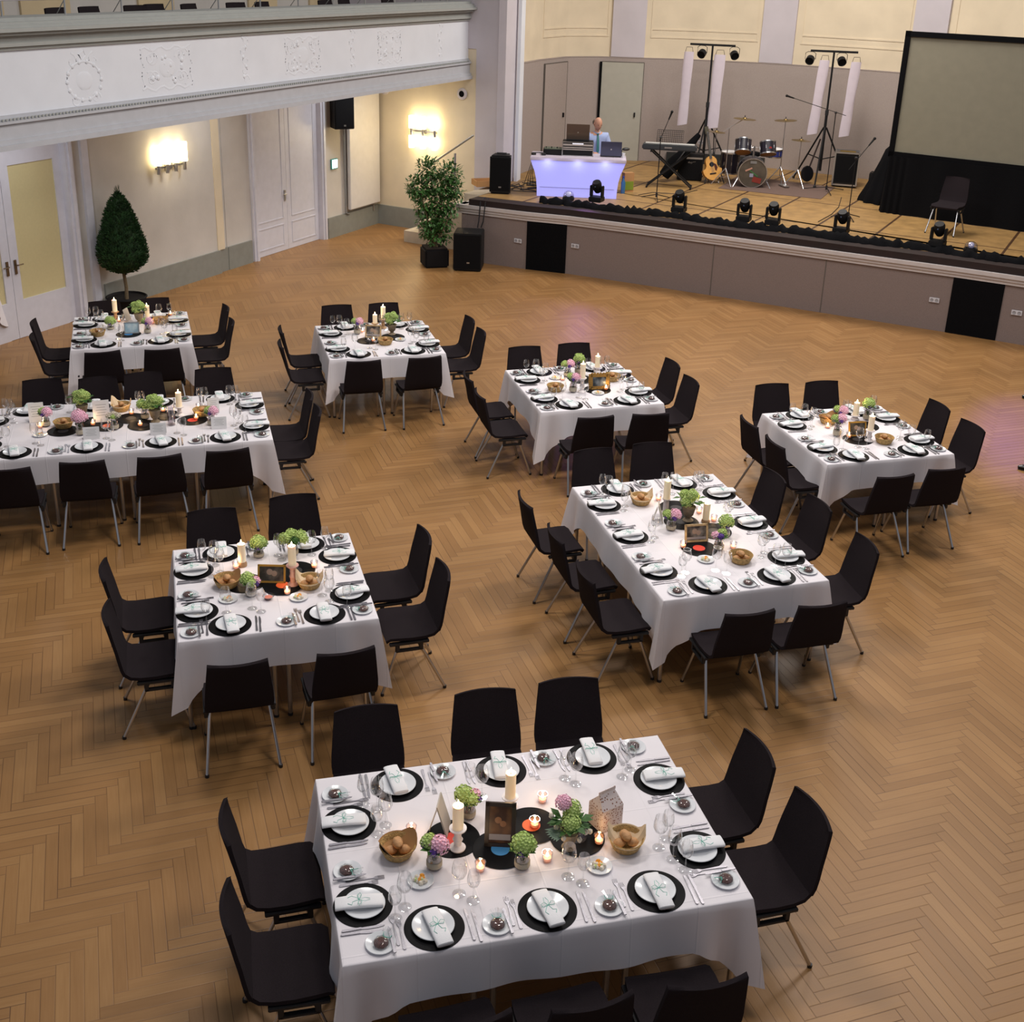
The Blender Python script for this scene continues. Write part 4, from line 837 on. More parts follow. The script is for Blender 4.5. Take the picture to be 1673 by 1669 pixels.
def make_tea():
    t = thing('tealight', (0, 0, 0), 0, 'x', 'candle')
    MB().lathe([(.02, 0), (.024, .004), (.03, .055), (.0275, .055), (.022, .008), (0, .008)], 20).build('glass_cup', THICKGLASS, t)
    MB().lathe([(.0, .0085), (.021, .0085), (.0225, .024), (.0, .024)], 18).build('wax', mat('glowing_tealight_wax', srgb(240, 190, 160), .5, emit=srgb(255, 150, 90), estr=.9), t)  # emission stands in for flame light soaking into the wax
    MB().lathe([(0, .025), (.006, .032), (.008, .038), (.005, .050), (0, .060)], 10).build('flame', FLAME, t)
    return t
TEA = Kind(make_tea())
def make_basket(kind):
    t = thing('bread_basket', (0, 0, 0), 0, 'x', 'basket')
    MB().lathe([(.0, 0), (.065, 0), (.075, .01), (.095, .06), (.098, .066), (.094, .07), (.088, .064), (.068, .012), (0, .008)], 32).build('basket', WICK, t)
    vs = []; fs = []; n = 28; up = 1 if kind == 1 else .9
    if kind:
        for r_, q in ((.03, 0), (.07, .4), (.09, .75), (.10, 1)):
            for k in range(n):
                a = 2 * PI * k / n; spike = max(0, math.sin(a * 2 + kind)) * q; ss = (1 if kind == 1 else (1.6 if k < n * .5 else .3))
                vs.append(((r_ + .004) * math.cos(a), (r_ + .004) * math.sin(a), .012 + .058 * q + spike * .05 * ss))
        for i in range(3):
            for k in range(n): fs.append((i * n + k, i * n + (k + 1) % n, (i + 1) * n + (k + 1) % n, (i + 1) * n + k))
        MB().add(vs, fs).build('paper_liner', PAPERN if kind == 2 else KRAFT, t, smooth=25)
    return t
BAS = {k: Kind(make_basket(k)) for k in (0, 1, 2)}
_roll = MB().ball((0, 0, .022), (.036, .028, .022), 12, 7, wob=.05).build('bread_roll', BREAD); ROLL = Kind(_roll)
def bloom(mb, c, r, n, mi=0, sz=.011):
    for k in range(n):
        z = 1 - 1.55 * (k + .5) / n; a = k * 2.39996; q = math.sqrt(max(0, 1 - z * z)); d = Vector((q * math.cos(a), q * math.sin(a), z)); p = Vector(c) + d * r * random.uniform(.82, 1.06)
        u = d.orthogonal().normalized(); v = d.cross(u); th = random.random() * 6
        u, v = u * math.cos(th) + v * math.sin(th), v * math.cos(th) - u * math.sin(th)
        s_ = sz * random.uniform(.8, 1.3)
        mb.add([p + u * s_ + d * .003, p + v * s_ + d * .003, p - u * s_ + d * .003, p - v * s_ + d * .003, p - d * .002], [(4, 0, 1), (4, 1, 2), (4, 2, 3), (4, 3, 0)], mi)
    mb.ball(c, r * .8, 10, 6, mi)
def make_flower(kind, h):
    t = thing('flower_jar', (0, 0, 0), 0, 'x', 'flowers')
    MB().lathe([(.026, 0), (.03, .004), (.031, h * .6), (.024, h * .75), (.026, h * .85), (.023, h * .85), (.022, h * .75), (.028, h * .58), (.027, .006), (0, .006)], 22).build('jar', THICKGLASS, t)
    MB().lathe([(.0325, h * .12), (.034, h * .16), (.034, h * .36), (.0325, h * .4)], 20).build('twine_band', TWINE, t)
    mb = MB()
    for k in range(6): a = k * 1.05; mb.bar((.01 * math.cos(a), .01 * math.sin(a), .008), (.02 * math.cos(a + 2), .02 * math.sin(a + 2), h), .0018, 5)
    mb.build('stems', LEAFD, t)
    spec = {'green': [(GREENH, 0, 0, .050, 110), (GREENH, .03, .01, .03, 40), (PURPH, -.01, -.035, .014, 14)], 'greenpink': [(GREENH, -.02, .01, .042, 80), (PINKH, .03, .012, .025, 36), (PURPH, .04, -.02, .014, 14), (GREENH, .01, -.025, .03, 36)],
            'pink': [(PINKH, .02, -.01, .04, 80), (GREENH, -.02, .02, .034, 60), (PURPH, -.004, -.035, .016, 16), (PURPH, -.04, .01, .012, 12)], 'purple': [(PURPH, .0, -.02, .022, 30), (GREENH, .02, .02, .03, 50), (PINKH, -.03, .0, .024, 36)],
            'ring': [(GREENH, -.05, 0, .04, 70), (GREENH, .05, 0, .04, 70), (GREENH, 0, .04, .04, 60), (LEAFD, .0, -.05, .03, 40), (GREENH, .06, -.04, .03, 40)], 'bigpink': [(PINKH, 0, 0, .058, 140), (PINKH, .03, .03, .03, 40)],
            'white': [(WHITEF, 0, .01, .03, 40), (WHITEF, -.03, -.01, .024, 26), (WHITEF, .03, 0, .024, 26), (GREENH, .0, -.02, .02, 20)]}[kind]
    for i, (m_, x, y, r, n) in enumerate(spec):
        mb = MB(); bloom(mb, (x, y, h + r * .55), r, n, sz=.008 if m_ is not PURPH else .006); mb.build('hydrangea_bloom' if r > .02 else 'small_bloom', m_, t, smooth=0)
    mb = MB()
    for k in range(9): a = k * .7; mb.leafq((.015 * math.cos(a), .015 * math.sin(a), h * .95), (math.cos(a), math.sin(a), .35), (0, 0, 1), .055, .03)
    mb.build('leaves', LEAFD, t, smooth=0)
    return t
FLK = {}
def make_pot(kind):
    t = thing('flower_pot', (0, 0, 0), 0, 'x', 'flowers')
    MB().lathe([(.038, 0), (.04, .006), (.02, .02), (.018, .03), (.036, .05), (.048, .10), (.052, .112), (.048, .114), (.044, .10), (0, .095)], 26).build('stone_urn', STONE, t)
    big = kind == 'big'
    sp = [(GREENH, 0, -.01, .165, .055, 130), (GREENH, .03, .045, .21, .05, 90), (PINKH, -.015, .06, .255, .042, 90)] if big else [(GREENH, -.02, 0, .16, .05, 100), (GREENH, .035, .02, .18, .042, 80), (GREENH, .005, -.02, .215, .04, 80), (GREENH, -.03, .03, .2, .035, 60)]
    for m_, x, y, z, r, n in sp:
        mb = MB(); bloom(mb, (x, y, z), r, n, sz=.009); mb.build('hydrangea_bloom', m_, t, smooth=0)
    mb = MB(); rg = random.Random(4)
    for k in range(26 if big else 14):
        a = rg.random() * 6.28; e_ = rg.uniform(-.2, .7); b0 = rg.uniform(.03, .06); mb.leafq((b0 * math.cos(a), b0 * math.sin(a), rg.uniform(.11, .2)), (math.cos(a), math.sin(a), e_), (0, 0, 1), rg.uniform(.05, .09), rg.uniform(.03, .05))
    mb.build('leaves', LEAFD, t, smooth=0)
    if big:
        mb = MB()
        for x, y, z in ((-.07, .02, .14), (.07, -.05, .12), (.1, -.04, .11), (-.06, -.05, .12), (.02, -.08, .11), (-.09, .05, .2)): mb.ball((x, y, z), .015, 8, 5, wob=.2)
        mb.build('small_blooms_foliage', WHITEF, t); 
        mb = MB()
        for k in range(7): a = 2.4 + .2 * k; mb.leafq((-.04, 0, .12), (math.cos(a), math.sin(a) - .4, .1), (0, 0, 1), .1, .035)
        mb.build('silver_leaves', mat('grey_green_leaf', srgb(120, 142, 124), .8), t, smooth=0)
    return t
POTK = {}
def make_ant():
    t = thing('antipasti_plate', (0, 0, 0), 0, 'x', 'plate'); 
    MB().lathe([(.0, .0), (.04, .0), (.044, .003), (.068, .011), (.07, .0125), (.068, .0145), (.044, .007), (.038, .005), (0, .005)], 32).build('saucer', CHINA, t)
    rg = random.Random(2)
    for nm, m_, n, r in (('cream_cheese', WHITEF, 12, .012), ('herbs', GREENH, 8, .009), ('orange_fruit', mat('orange_physalis', srgb(236, 156, 40), .4), 6, .013)):
        mb = MB()
        for k in range(n): a = rg.random() * 6.28; q = rg.uniform(0, .032); mb.ball((q * math.cos(a), q * math.sin(a), .009 + rg.uniform(0, .008)), r * rg.uniform(.7, 1.2), 7, 5, wob=.1)
        mb.build(nm, m_, t)['kind'] = 'stuff'
    return t
ANT = Kind(make_ant())
def photo_frame(p, rz, w_, h_, style, where):
    t = thing('photo_frame', p, rz, '', 'photo frame', None)
    m_ = {'black': mat('dark_frame', srgb(38, 28, 24), .4), 'wood': mat('pale_wood_frame', srgb(186, 160, 120), .5, vary=.3, vscale=40), 'gold': mat('gold_frame', srgb(196, 152, 72), .35, .6), 'ornate': mat('gilt_frame', srgb(158, 122, 62), .45, .5, bump=.6, bscale=60), 'silver': mat('silver_frame', (.6, .6, .6, 1), .3, .8)}[style]
    desc = {'black': 'dark wooden photo frame with a portrait', 'wood': 'pale wooden photo frame', 'gold': 'slim gold photo frame', 'ornate': 'ornate gilt photo frame', 'silver': 'silver frame with a pale blue picture'}[style]
    t['label'] = '%s, %s' % (desc, where)
    tl = Matrix.Rotation(R(-14), 3, 'X'); b = {'black': .022, 'wood': .016, 'gold': .014, 'ornate': .034, 'silver': .012}[style]
    mb = MB()
    for c, d in (((0, 0, b / 2), (w_, .014, b)), ((0, 0, h_ - b / 2), (w_, .014, b)), ((-w_ / 2 + b / 2, 0, h_ / 2), (b, .014, h_)), ((w_ / 2 - b / 2, 0, h_ / 2), (b, .014, h_))): mb.box((0, 0, 0), d, tf=None) ; s_ = len(mb.v) - 8; mb.v[s_:] = [tuple(tl @ (Vector(v) + Vector(c))) for v in mb.v[s_:]]
    if style == 'ornate':
        for k in range(26):
            a = 2 * PI * k / 26; x = w_ / 2 * max(-1, min(1, 1.3 * math.cos(a))); z = h_ / 2 + h_ / 2 * max(-1, min(1, 1.3 * math.sin(a))); q = tl @ Vector((x, 0, z)); mb.ball(q, (.017, .011, .017), 7, 5)
    mb.build('frame', m_, t, smooth=30)
    pm = {'black': photo_mat('warm_portrait', srgb(58, 34, 20), srgb(120, 84, 50), 9), 'wood': photo_mat('couple_photo', srgb(52, 46, 44), srgb(150, 146, 140), 11), 'gold': photo_mat('dark_photo', srgb(50, 48, 44), srgb(110, 104, 96), 12), 'ornate': photo_mat('grey_photo', srgb(44, 50, 56), srgb(120, 130, 140), 12), 'silver': photo_mat('pale_blue_picture', srgb(160, 192, 206), srgb(216, 228, 230), 10)}[style]
    mb = MB().box((0, 0, 0), (w_ - 1.6 * b, .006, h_ - 1.6 * b)); mb.v = [tuple(tl @ (Vector(v) + Vector((0, .002, h_ / 2)))) for v in mb.v]; ph_ = mb.build('photograph', pm, t, smooth=0)
    if style in ('black', 'wood', 'gold'):
        mb = MB()
        for x, z, r_ in ((-w_ * .07, h_ * .60, .15), (w_ * .09, h_ * .52, .14)): mb.lathe([(r_ * w_ * .75, 0), (0, .0015)], 16, tf=tl @ Matrix.Rotation(R(90), 3, 'X'), c=tuple(tl @ Vector((x, -.002, z))))
        mb.build('faces_print', mat('skin_print_' + style, srgb(140, 98, 66) if style == 'black' else srgb(160, 140, 126), .4), ph_, smooth=0)
        mb = MB()
        if style != 'gold': mb.box((0, 0, 0), (w_ - 2.2 * b, .002, h_ * .13)); mb.v = [tuple(tl @ (Vector(v) + Vector((0, -.0025, h_ * .22)))) for v in mb.v]; mb.build('caption_strip', mat('pale_caption', srgb(150, 146, 150), .5), ph_, smooth=0)
    MB().bar(tl @ Vector((0, .01, h_ * .7)), (0, h_ * .42, .003), .004, 6).build('stand', m_, t)
def put_centre(t, e, k):
    kind, x, y = e[:3]; a = e[3:]; A = TABLES[t][2]; p = TW(t, x, y, CT); where = '%s of %s' % (side_of(x, y, t), NICK[t])
    q = random.Random(k * 31 + ord(t[1]))
    rz = A + q.uniform(-.3, .3)
    onr = any(math.hypot(x - r[1], y - r[2]) < .125 for r in CENTRE[t] if r[0] == 'rec')
    if onr and kind != 'rec': p.z += .0035 + .0032 * (sum(math.hypot(x - r[1], y - r[2]) < .22 for r in CENTRE[t] if r[0] == 'rec') > 1)
    if kind == 'rec':
        n = [r for r in CENTRE[t] if r[0] == 'rec'].index(e); p.z += .0030 * (n % 3) * 0
        p.z += .0032 * sum(1 for r in [r for r in CENTRE[t] if r[0] == 'rec'][:n] if math.hypot(x - r[1], y - r[2]) < .31)
        RECC[a[0]].put(p + Vector((0, 0, .0002)), rz, 'vinyl record, %s label, by %s, %s' % (a[0], beside(t, e), where), 'record', 'decorative vinyl records')
    elif kind == 'pil': pillar(p, rz, a[0], a[1], a[2], where)
    elif kind == 'tea':
        o = TEA.put(p, rz, 'glass tealight by %s, %s' % (beside(t, e), where), 'candle', 'glass tealights'); glow(o, (0, 0, .075), .22)
    elif kind == 'bas':
        BAS[a[0]].put(p, rz, '%s, %s' % (['round straw bread basket', 'basket with brown paper', 'straw basket with cream napkin'][a[0]], where), 'basket', 'bread baskets')
        for m_ in range(4): b = m_ * 1.7; ROLL.put(p + Vector((.036 * math.cos(b) * (m_ < 3), .036 * math.sin(b) * (m_ < 3), .012 + .018 * (m_ % 2) + (.02 if m_ == 3 else 0))), b, 'brown bread roll %s basket, %s' % (['screen side of', 'stage side of', 'balcony side of', 'topmost in'][m_], where), 'bread', 'bread rolls in the baskets')
    elif kind == 'flo':
        if a not in FLK: FLK[a] = Kind(make_flower(a[0], a[1]))
        FLK[a].put(p, rz, scale=1.25, label='jar of %s flowers, %s' % ({'green': 'green hydrangea', 'greenpink': 'green and pink', 'pink': 'pink hydrangea and purple', 'purple': 'purple and green', 'ring': 'wide green', 'bigpink': 'full pink hydrangea', 'white': 'pale cream'}[a[0]], where), cat='flowers', group='flower jars')
    elif kind == 'pot':
        if a not in POTK: POTK[a] = Kind(make_pot(a[0]))
        POTK[a].put(p, rz, scale=1.0 if a[0] == 'big' else 1.18, label='%s, %s' % ({'big': 'stone urn with large green and pink hydrangeas and ivy', 'green': 'stone urn with green hydrangea'}[a[0]], where), cat='flowers', group='stone urns of hydrangea')
    elif kind == 'ant': ANT.put(p, rz, 'saucer of colourful antipasti, %s' % where, 'plate', 'antipasti saucers')
    elif kind == 'bowl':
        t_ = thing('dip_bowl', p, rz, 'small glass bowl of pink dip, %s' % where, 'bowl'); MB().lathe([(.02, 0), (.045, .03), (.043, .03), (.018, .004), (0, .004)], 22).build('bowl', THICKGLASS, t_); MB().lathe([(0, .005), (.02, .006), (.03, .018), (0, .02)], 16).build('dip', mat('pink_dip', srgb(216, 130, 110), .5), t_)
    elif kind == 'fra': photo_frame(p, A - .28 if t in ('T1', 'T3', 'T6') else A - .1, a[0], a[1], a[2], where)
    elif kind == 'jar': o = MB().lathe([(.024, 0), (.026, .05), (.02, .06), (.018, .06), (.022, .05), (.02, .004), (0, .004)], 20).build('glass_jar', THICKGLASS); o.location = p; tag(o, 'small empty glass jar beside the stone urn, %s' % where, 'jar')
    elif kind == 'vase':
        o = thing('glass_vase', p, rz, 'tall straight clear glass vase on the %s' % NICK[t], 'vase'); MB().lathe([(.036, 0), (.038, .002), (.040, .2), (.037, .2), (.034, .01), (0, .01)], 24).build('vase', THICKGLASS, o); MB().lathe([(0, .012), (.032, .012), (.034, .1), (0, .1)], 20).build('water', THICKGLASS, o)
    elif kind == 'menu':
        h_ = a[0]; t_ = thing('menu_card', p, A + q.uniform(-.15, .15), '%s menu card by %s, %s' % ('tall white' if a[0] > .15 else 'low white', beside(t, e), where), 'card', 'menu cards on the long table'); ww = h_ * .72 if h_ > .15 else .15
        mb = MB()
        for sg in (-1, 1): n0 = len(mb.v); mb.box((0, 0, 0), (ww, .0015, h_)); tl = Matrix.Rotation(R(12 * sg), 3, 'X'); mb.v[n0:] = [tuple(tl @ Vector(v) + Vector((0, sg * h_ * .11, h_ / 2))) for v in mb.v[n0:]]
        mb.build('card', CARDW, t_, smooth=0); mb = MB(); tl = Matrix.Rotation(R(-12), 3, 'X')
        for k2 in range(5): n0 = len(mb.v); mb.box((0, 0, 0), (ww * (.5 if k2 % 2 else .65), .0006, h_ * .02)); mb.v[n0:] = [tuple(tl @ (Vector(v) + Vector((0, -.001, h_ * (.3 - .12 * k2)))) + Vector((0, -h_ * .11, h_ / 2))) for v in mb.v[n0:]]
        mb.build('printed_lines', INK, t_, smooth=0)
    elif kind == 'card':
        t_ = thing('folding_frame', p, PI / 2 - .1, 'folding picture stand seen edge-on, %s' % where, 'photo frame'); h_ = a[0]; mb = MB()
        for sg, l in ((-1, 1), (1, .72)): n0 = len(mb.v); mb.box((0, 0, 0), (.13 if sg < 0 else .05, .008 if sg < 0 else .004, h_ * l)); tl = Matrix.Rotation(R(16 * sg), 3, 'X'); mb.v[n0:] = [tuple(tl @ Vector(v) + Vector((0, sg * h_ * l * .16 + (.0), h_ * l / 2 + .004))) for v in mb.v[n0:]]; 
        mb.build('panels', mat('pale_grey_frame', srgb(190, 182, 172), .5), t_, smooth=0)
    elif kind == 'gift':
        t_ = thing('gift_box', p, A + .35, 'white gift box with copper dots and gabled top', 'gift box'); w_, d_, h_ = .145, .12, .145
        mb = MB().prism([(-w_ / 2, -d_ / 2), (w_ / 2, -d_ / 2), (w_ / 2, d_ / 2), (-w_ / 2, d_ / 2)], 0, h_); mb.build('box', DOTS, t_, smooth=0)
        mb = MB().add([(-w_ / 2, -d_ / 2, h_), (w_ / 2, -d_ / 2, h_), (w_ / 2, d_ / 2, h_), (-w_ / 2, d_ / 2, h_), (-w_ / 2 + .02, 0, h_ + .07), (w_ / 2 - .02, 0, h_ + .07)], [(0, 1, 5, 4), (2, 3, 4, 5), (1, 2, 5), (3, 0, 4), (3, 2, 1, 0)]); mb.box((0, 0, h_ + .078), (w_ - .03, .003, .02)); mb.build('gabled_lid', DOTS, t_, smooth=0)
CENTRE['T6'][0:2] = [('pil', .03, .42, .08, .11, 'wood'), ('pil', .14, .45, .12, .16, 'wood')]
CENTRE['T7'][0] = ('pil', -.19, .52, .1, .15, 'wood')
for t in CENTRE:
    for k, e in enumerate(CENTRE[t]): put_centre(t, e, k)

# ================================================================== PLANTS, SUBWOOFER, FLOOR THINGS
def cypress():
    t = thing('potted_cypress', (-5.86, 17.40, 0), 0, 'clipped teardrop cypress in a wide black pot by the doors', 'potted tree')
    MB().lathe([(.22, 0), (.26, .02), (.29, .22), (.31, .25), (.29, .26), (.27, .23), (0, .21)], 30).build('pot', mat('black_pot', (.006, .005, .006, 1), .7, spec=.2), t)
    MB().tube([(0, 0, .18), (.01, 0, .4), (-.01, .0, .62), (0, 0, 1.2)], [.03, .028, .026, .02], 8).build('trunk', mat('bark', srgb(112, 96, 72), .9, bump=.8, bscale=60), t)
    mb = MB(); rg = random.Random(5); prof = [(0, .62), (.12, .63), (.24, .69), (.32, .79), (.345, .92), (.32, 1.06), (.275, 1.22), (.215, 1.42), (.15, 1.6), (.075, 1.74), (0, 1.82)]
    def rad(z):
        for (r0, z0), (r1, z1) in zip(prof, prof[1:]):
            if z0 <= z <= z1: return r0 + (r1 - r0) * (z - z0) / (z1 - z0)
        return 0
    mb.lathe([(r * .86, z) for r, z in prof], 20)
    for k in range(9000):
        z = rg.uniform(.58, 1.82); r = rad(z)
        if rg.random() > r / .36 + .15: continue
        a = rg.random() * 6.283; q = r * rg.uniform(.78, 1.06); 
        mb.leafq((q * math.cos(a), q * math.sin(a), z), (math.cos(a) * .8 + rg.uniform(-.4, .4), math.sin(a) * .8 + rg.uniform(-.4, .4), rg.uniform(.1, 1.5)), (math.cos(a + .5), math.sin(a + .5), .3), rg.uniform(.035, .07), rg.uniform(.014, .024))
    for k in range(60): a = rg.random() * 6.28; mb.leafq((.03 * math.cos(a) - .0, .03 * math.sin(a), 1.76 + rg.uniform(-.06, .12)), (rg.uniform(-.2, .2), rg.uniform(-.2, .2), 1), (1, 0, .3), .08, .016)
    mb.build('foliage', mat('cypress_green', srgb(30, 66, 24), .8, vary=.7, vscale=14), t, smooth=0)
cypress()
def ficus():
    t = thing('potted_ficus', (-1.42, 20.95, 0), .3, 'tall leafy ficus in a black square pot before the steps', 'potted tree')
    MB().prism([(-.22, -.22), (.22, -.22), (.22, .22), (-.22, .22)], 0, .34).build('pot', mat('black_pot', (0,) * 4), t, bevel=.03)
    MB().box((0, 0, .345), (.38, .38, .01)).build('soil', mat('soil', srgb(40, 28, 20), 1), t)
    mb = MB(); rg = random.Random(9); tips = []
    for k in range(11):
        a = rg.random() * 6.28; r = rg.uniform(.1, .42); h = rg.uniform(.7, 1.5); p0 = Vector((rg.uniform(-.06, .06), rg.uniform(-.06, .06), .34)); p1 = Vector((r * .5 * math.cos(a), r * .5 * math.sin(a), .34 + h * .5)); p2 = Vector((r * math.cos(a), r * math.sin(a), .34 + h))
        mb.tube([p0, p1, p2], [.014, .010, .004], 6); tips += [p0.lerp(p1, .6), p1, p1.lerp(p2, .5), p2]
    mb.build('stems', mat('bark', (0,) * 4), t)
    mb = MB(); cl = []
    # clumps give the loose two-lobed crown outline
    for c, r in (((-.12, 0, 1.72), .22), ((.27, .02, 1.62), .24), ((-.28, 0, 1.42), .22), ((.05, 0, 1.45), .26), ((.33, 0, 1.35), .2), ((-.15, 0, 1.15), .26), ((.2, 0, 1.12), .24), ((-.1, 0, .85), .24), ((.16, 0, .85), .22), ((0, 0, .58), .2), ((-.15, 0, .62), .14), ((.18, .0, .55), .14), ((-.42, 0, 1.38), .09)):
        n = int(420 * (r / .24) ** 2)
        for k in range(n):
            d = Vector((rg.gauss(0, 1), rg.gauss(0, 1), rg.gauss(0, 1))).normalized(); p = Vector(c) + d * r * rg.uniform(.25, 1.05)
            p.y *= 1.0; dd = d + Vector((rg.uniform(-.8, .8), rg.uniform(-.8, .8), rg.uniform(-.9, .5))); mb.leafq(p, dd, (0, 0, 1), rg.uniform(.06, .10), rg.uniform(.034, .05))
    mb.build('leaves', mat('ficus_green', srgb(70, 112, 54), .45, vary=.5, vscale=9), t, smooth=0)
ficus()
p = H(-1.9, 3.35)
def sub(loc, rz):
    t = thing('subwoofer', loc, rz, 'black subwoofer on the floor at the stage corner', 'speaker')
    MB().box((0, 0, .345), (.50, .52, .66)).build('cabinet', BLACKM, t, bevel=.012); MB().box((0, -.265, .35), (.46, .012, .60)).build('grille', BLACKG, t); MB().box((.02, -.275, .16), (.05, .006, .025)).build('badge', CHROMEB, t)
    for x in (-.2, .2): MB().box((x, -.2, .01), (.05, .05, .02)).build('foot', BLKPL, t)
    MB().box((-.253, .0, .45), (.006, .16, .08)).build('handle', BLKPL, t)
sub((-.80, 20.83, 0), R(-4))
for x, y, rz, lab in ((6.91, 14.70, 1.3, 'black leather shoe at the picture edge near the stage'), (5.91, 12.28, 1.2, 'black leather shoe at the picture edge beside the square table')):
    t = thing('shoe', (x, y, 0), rz, lab, 'shoe', 'black shoes'); vs = []; fs = []
    secs = [(-.14, .032, .075), (-.10, .038, .09), (-.03, .036, .075), (.04, .042, .055), (.09, .046, .045), (.13, .036, .036), (.155, .016, .024)]
    mb = MB(); n = 12
    for i, (yy, hw, h_) in enumerate(secs):
        for k in range(n): a = 2 * PI * k / n; vs.append((hw * math.cos(a), yy, .012 + h_ * .5 + h_ * .5 * math.sin(a)))
    for i in range(len(secs) - 1):
        for k in range(n): fs.append((i * n + k, i * n + (k + 1) % n, (i + 1) * n + (k + 1) % n, (i + 1) * n + k))
    fs += [tuple(range(n)), tuple(reversed(range((len(secs) - 1) * n, len(secs) * n)))]
    o = mb.add(vs, fs).build('upper', mat('black_leather', (.01, .01, .01, 1), .25), t, smooth=60); fix(o)
    MB().prism([(-.034, -.145), (.034, -.145), (.04, .03), (.045, .09), (.03, .15), (-.03, .15), (-.045, .09), (-.04, .03)], 0, .014).build('sole', BLKPL, t)
# ================================================================== STAGE EQUIPMENT  (z of the boards = 1.15)
SZ = 1.15
def stuff_cloth(name, pts, z, w_, h_, label, seed, m_=BLACKC):
    rg = random.Random(seed); mb = MB(); n = len(pts) * 8; vs = []; fs = []; cols = 7
    for i in range(n):
        q = i / (n - 1) * (len(pts) - 1); k = min(int(q), len(pts) - 2); f = q - k; p = Vector(pts[k]).lerp(Vector(pts[k + 1]), f); d = (Vector(pts[k + 1]) - Vector(pts[k])).normalized(); nn = Vector((-d.y, d.x, 0)); ww = w_ * (.7 + .5 * rg.random()); hh = h_ * (.45 + .7 * rg.random())
        for c in range(cols): u = c / (cols - 1) * 2 - 1; vs.append(p + nn * (u * ww / 2 + .01 * rg.uniform(-1, 1)) + Vector((0, 0, z + hh * (1 - u * u) ** .5 * (1 if 0 < c < cols - 1 else 0) + .002)))
    for i in range(n - 1):
        for c in range(cols - 1): a = i * cols + c; fs.append((a, a + 1, a + cols + 1, a + cols))
    for i in range(n - 1): fs.append((i * cols, (i + 1) * cols, (i + 1) * cols + cols - 1, i * cols + cols - 1))
    o = mb.add([tuple(v) for v in vs], fs).build(name, m_, smooth=80); return tag(o, label, 'cloth')
pts = [H(fr_at(v) + .38 + .05 * math.sin(v * 3), v) for v in [4.45 + .45 * i for i in range(26)]]
stuff_cloth('black_drape', [tuple(q) for q in pts], SZ, .26, .11, 'crumpled black cloth lying along the whole stage edge', 1)

def moving_head(loc, rz):
    t = thing('moving_head_lamp', loc, rz, 'x', 'stage light')
    MB().box((0, 0, .05), (.23, .22, .09)).build('base', BLACKM, t, bevel=.012)
    for sx in (-1, 1): MB().prism([(-.018, -.05), (.018, -.05), (.018, .05), (-.018, .05)], 0, .20).build('yoke_arm', BLACKM, t, bevel=.01, loc=(sx * .105, 0, .09))
    hd = MB().lathe([(.0, -.12), (.055, -.11), (.08, -.05), (.085, .06), (.07, .10), (.0, .10)], 20, tf=Matrix.Rotation(R(28), 3, 'X')).build('lamp_head', BLACKM, t, loc=(0, 0, .27))
    MB().lathe([(.03, 0), (.02, .012), (0, .016)], 20, tf=Matrix.Rotation(R(62), 3, 'X')).build('lens', mat('blue_lens', srgb(150, 170, 210), .1, emit=(.45, .6, 1, 1), estr=.15), hd, loc=(0, -.084, .03))
    MB().box((0, 0, 0), (.05, .02, .03)).build('vent_cap', BLKPL, hd, loc=(0, .02, .10))
    return t
MH = Kind(moving_head((0, 0, 0), 0))
for (x, y), lab in (((1.45, 21.11), 'in front of the glowing booth'), ((2.83, 20.40), 'before the microphone stand'), ((3.84, 19.78), 'first of the close pair before the drums'), ((4.28, 19.56), 'second of the close pair before the drums'), ((5.29, 19.05), 'at the tall microphone stand'), ((6.61, 18.31), 'before the empty stage chair')):
    MH.put((x, y, SZ + .06), HR - PI / 2 + random.uniform(-.15, .15), 'black moving head lamp %s' % lab, 'stage light', 'moving head lamps on the stage edge', scale=1.0)
def dome(loc, lab, col):
    t = thing('dome_effect_light', loc, 0, lab, 'stage light', 'dome effect lights'); MB().lathe([(.10, 0), (.11, .03), (.10, .07), (0, .07)], 24).build('base', BLACKM, t)
    MB().lathe([(.10, .07), (.098, .10), (.075, .145), (.04, .168), (0, .175)], 24).build('dome', THICKGLASS, t); MB().ball((0, 0, .11), .05, 8, 6).build('led_core', mat('led_core_' + col, srgb(190, 190, 220), .2, emit=(.6, .6, 1, 1), estr=.35 if col == 'b' else .05), t)
dome((.96, 21.37, SZ + .02), 'clear dome effect light at the booth foot', 'b'); dome((7.07, 18.12, SZ + .02), 'clear dome effect light near the picture edge', 'a')

# PA speaker
t = thing('stage_loudspeaker', (-.27, 22.05, SZ), R(-6), 'black plastic loudspeaker on the stage corner beside the booth', 'speaker')
MB().prism([(-.2, -.18), (.2, -.18), (.16, .18), (-.16, .18)], 0, .70).build('cabinet', BLACKM, t, bevel=.03); MB().box((0, -.183, .36), (.34, .012, .60)).build('grille', BLACKG, t, bevel=.004); MB().box((0, -.192, .13), (.05, .006, .025)).build('badge', CHROMEB, t)
MB().bar((-.09, 0, .72), (.09, 0, .72), .014, 8).build('handle', BLKPL, t)
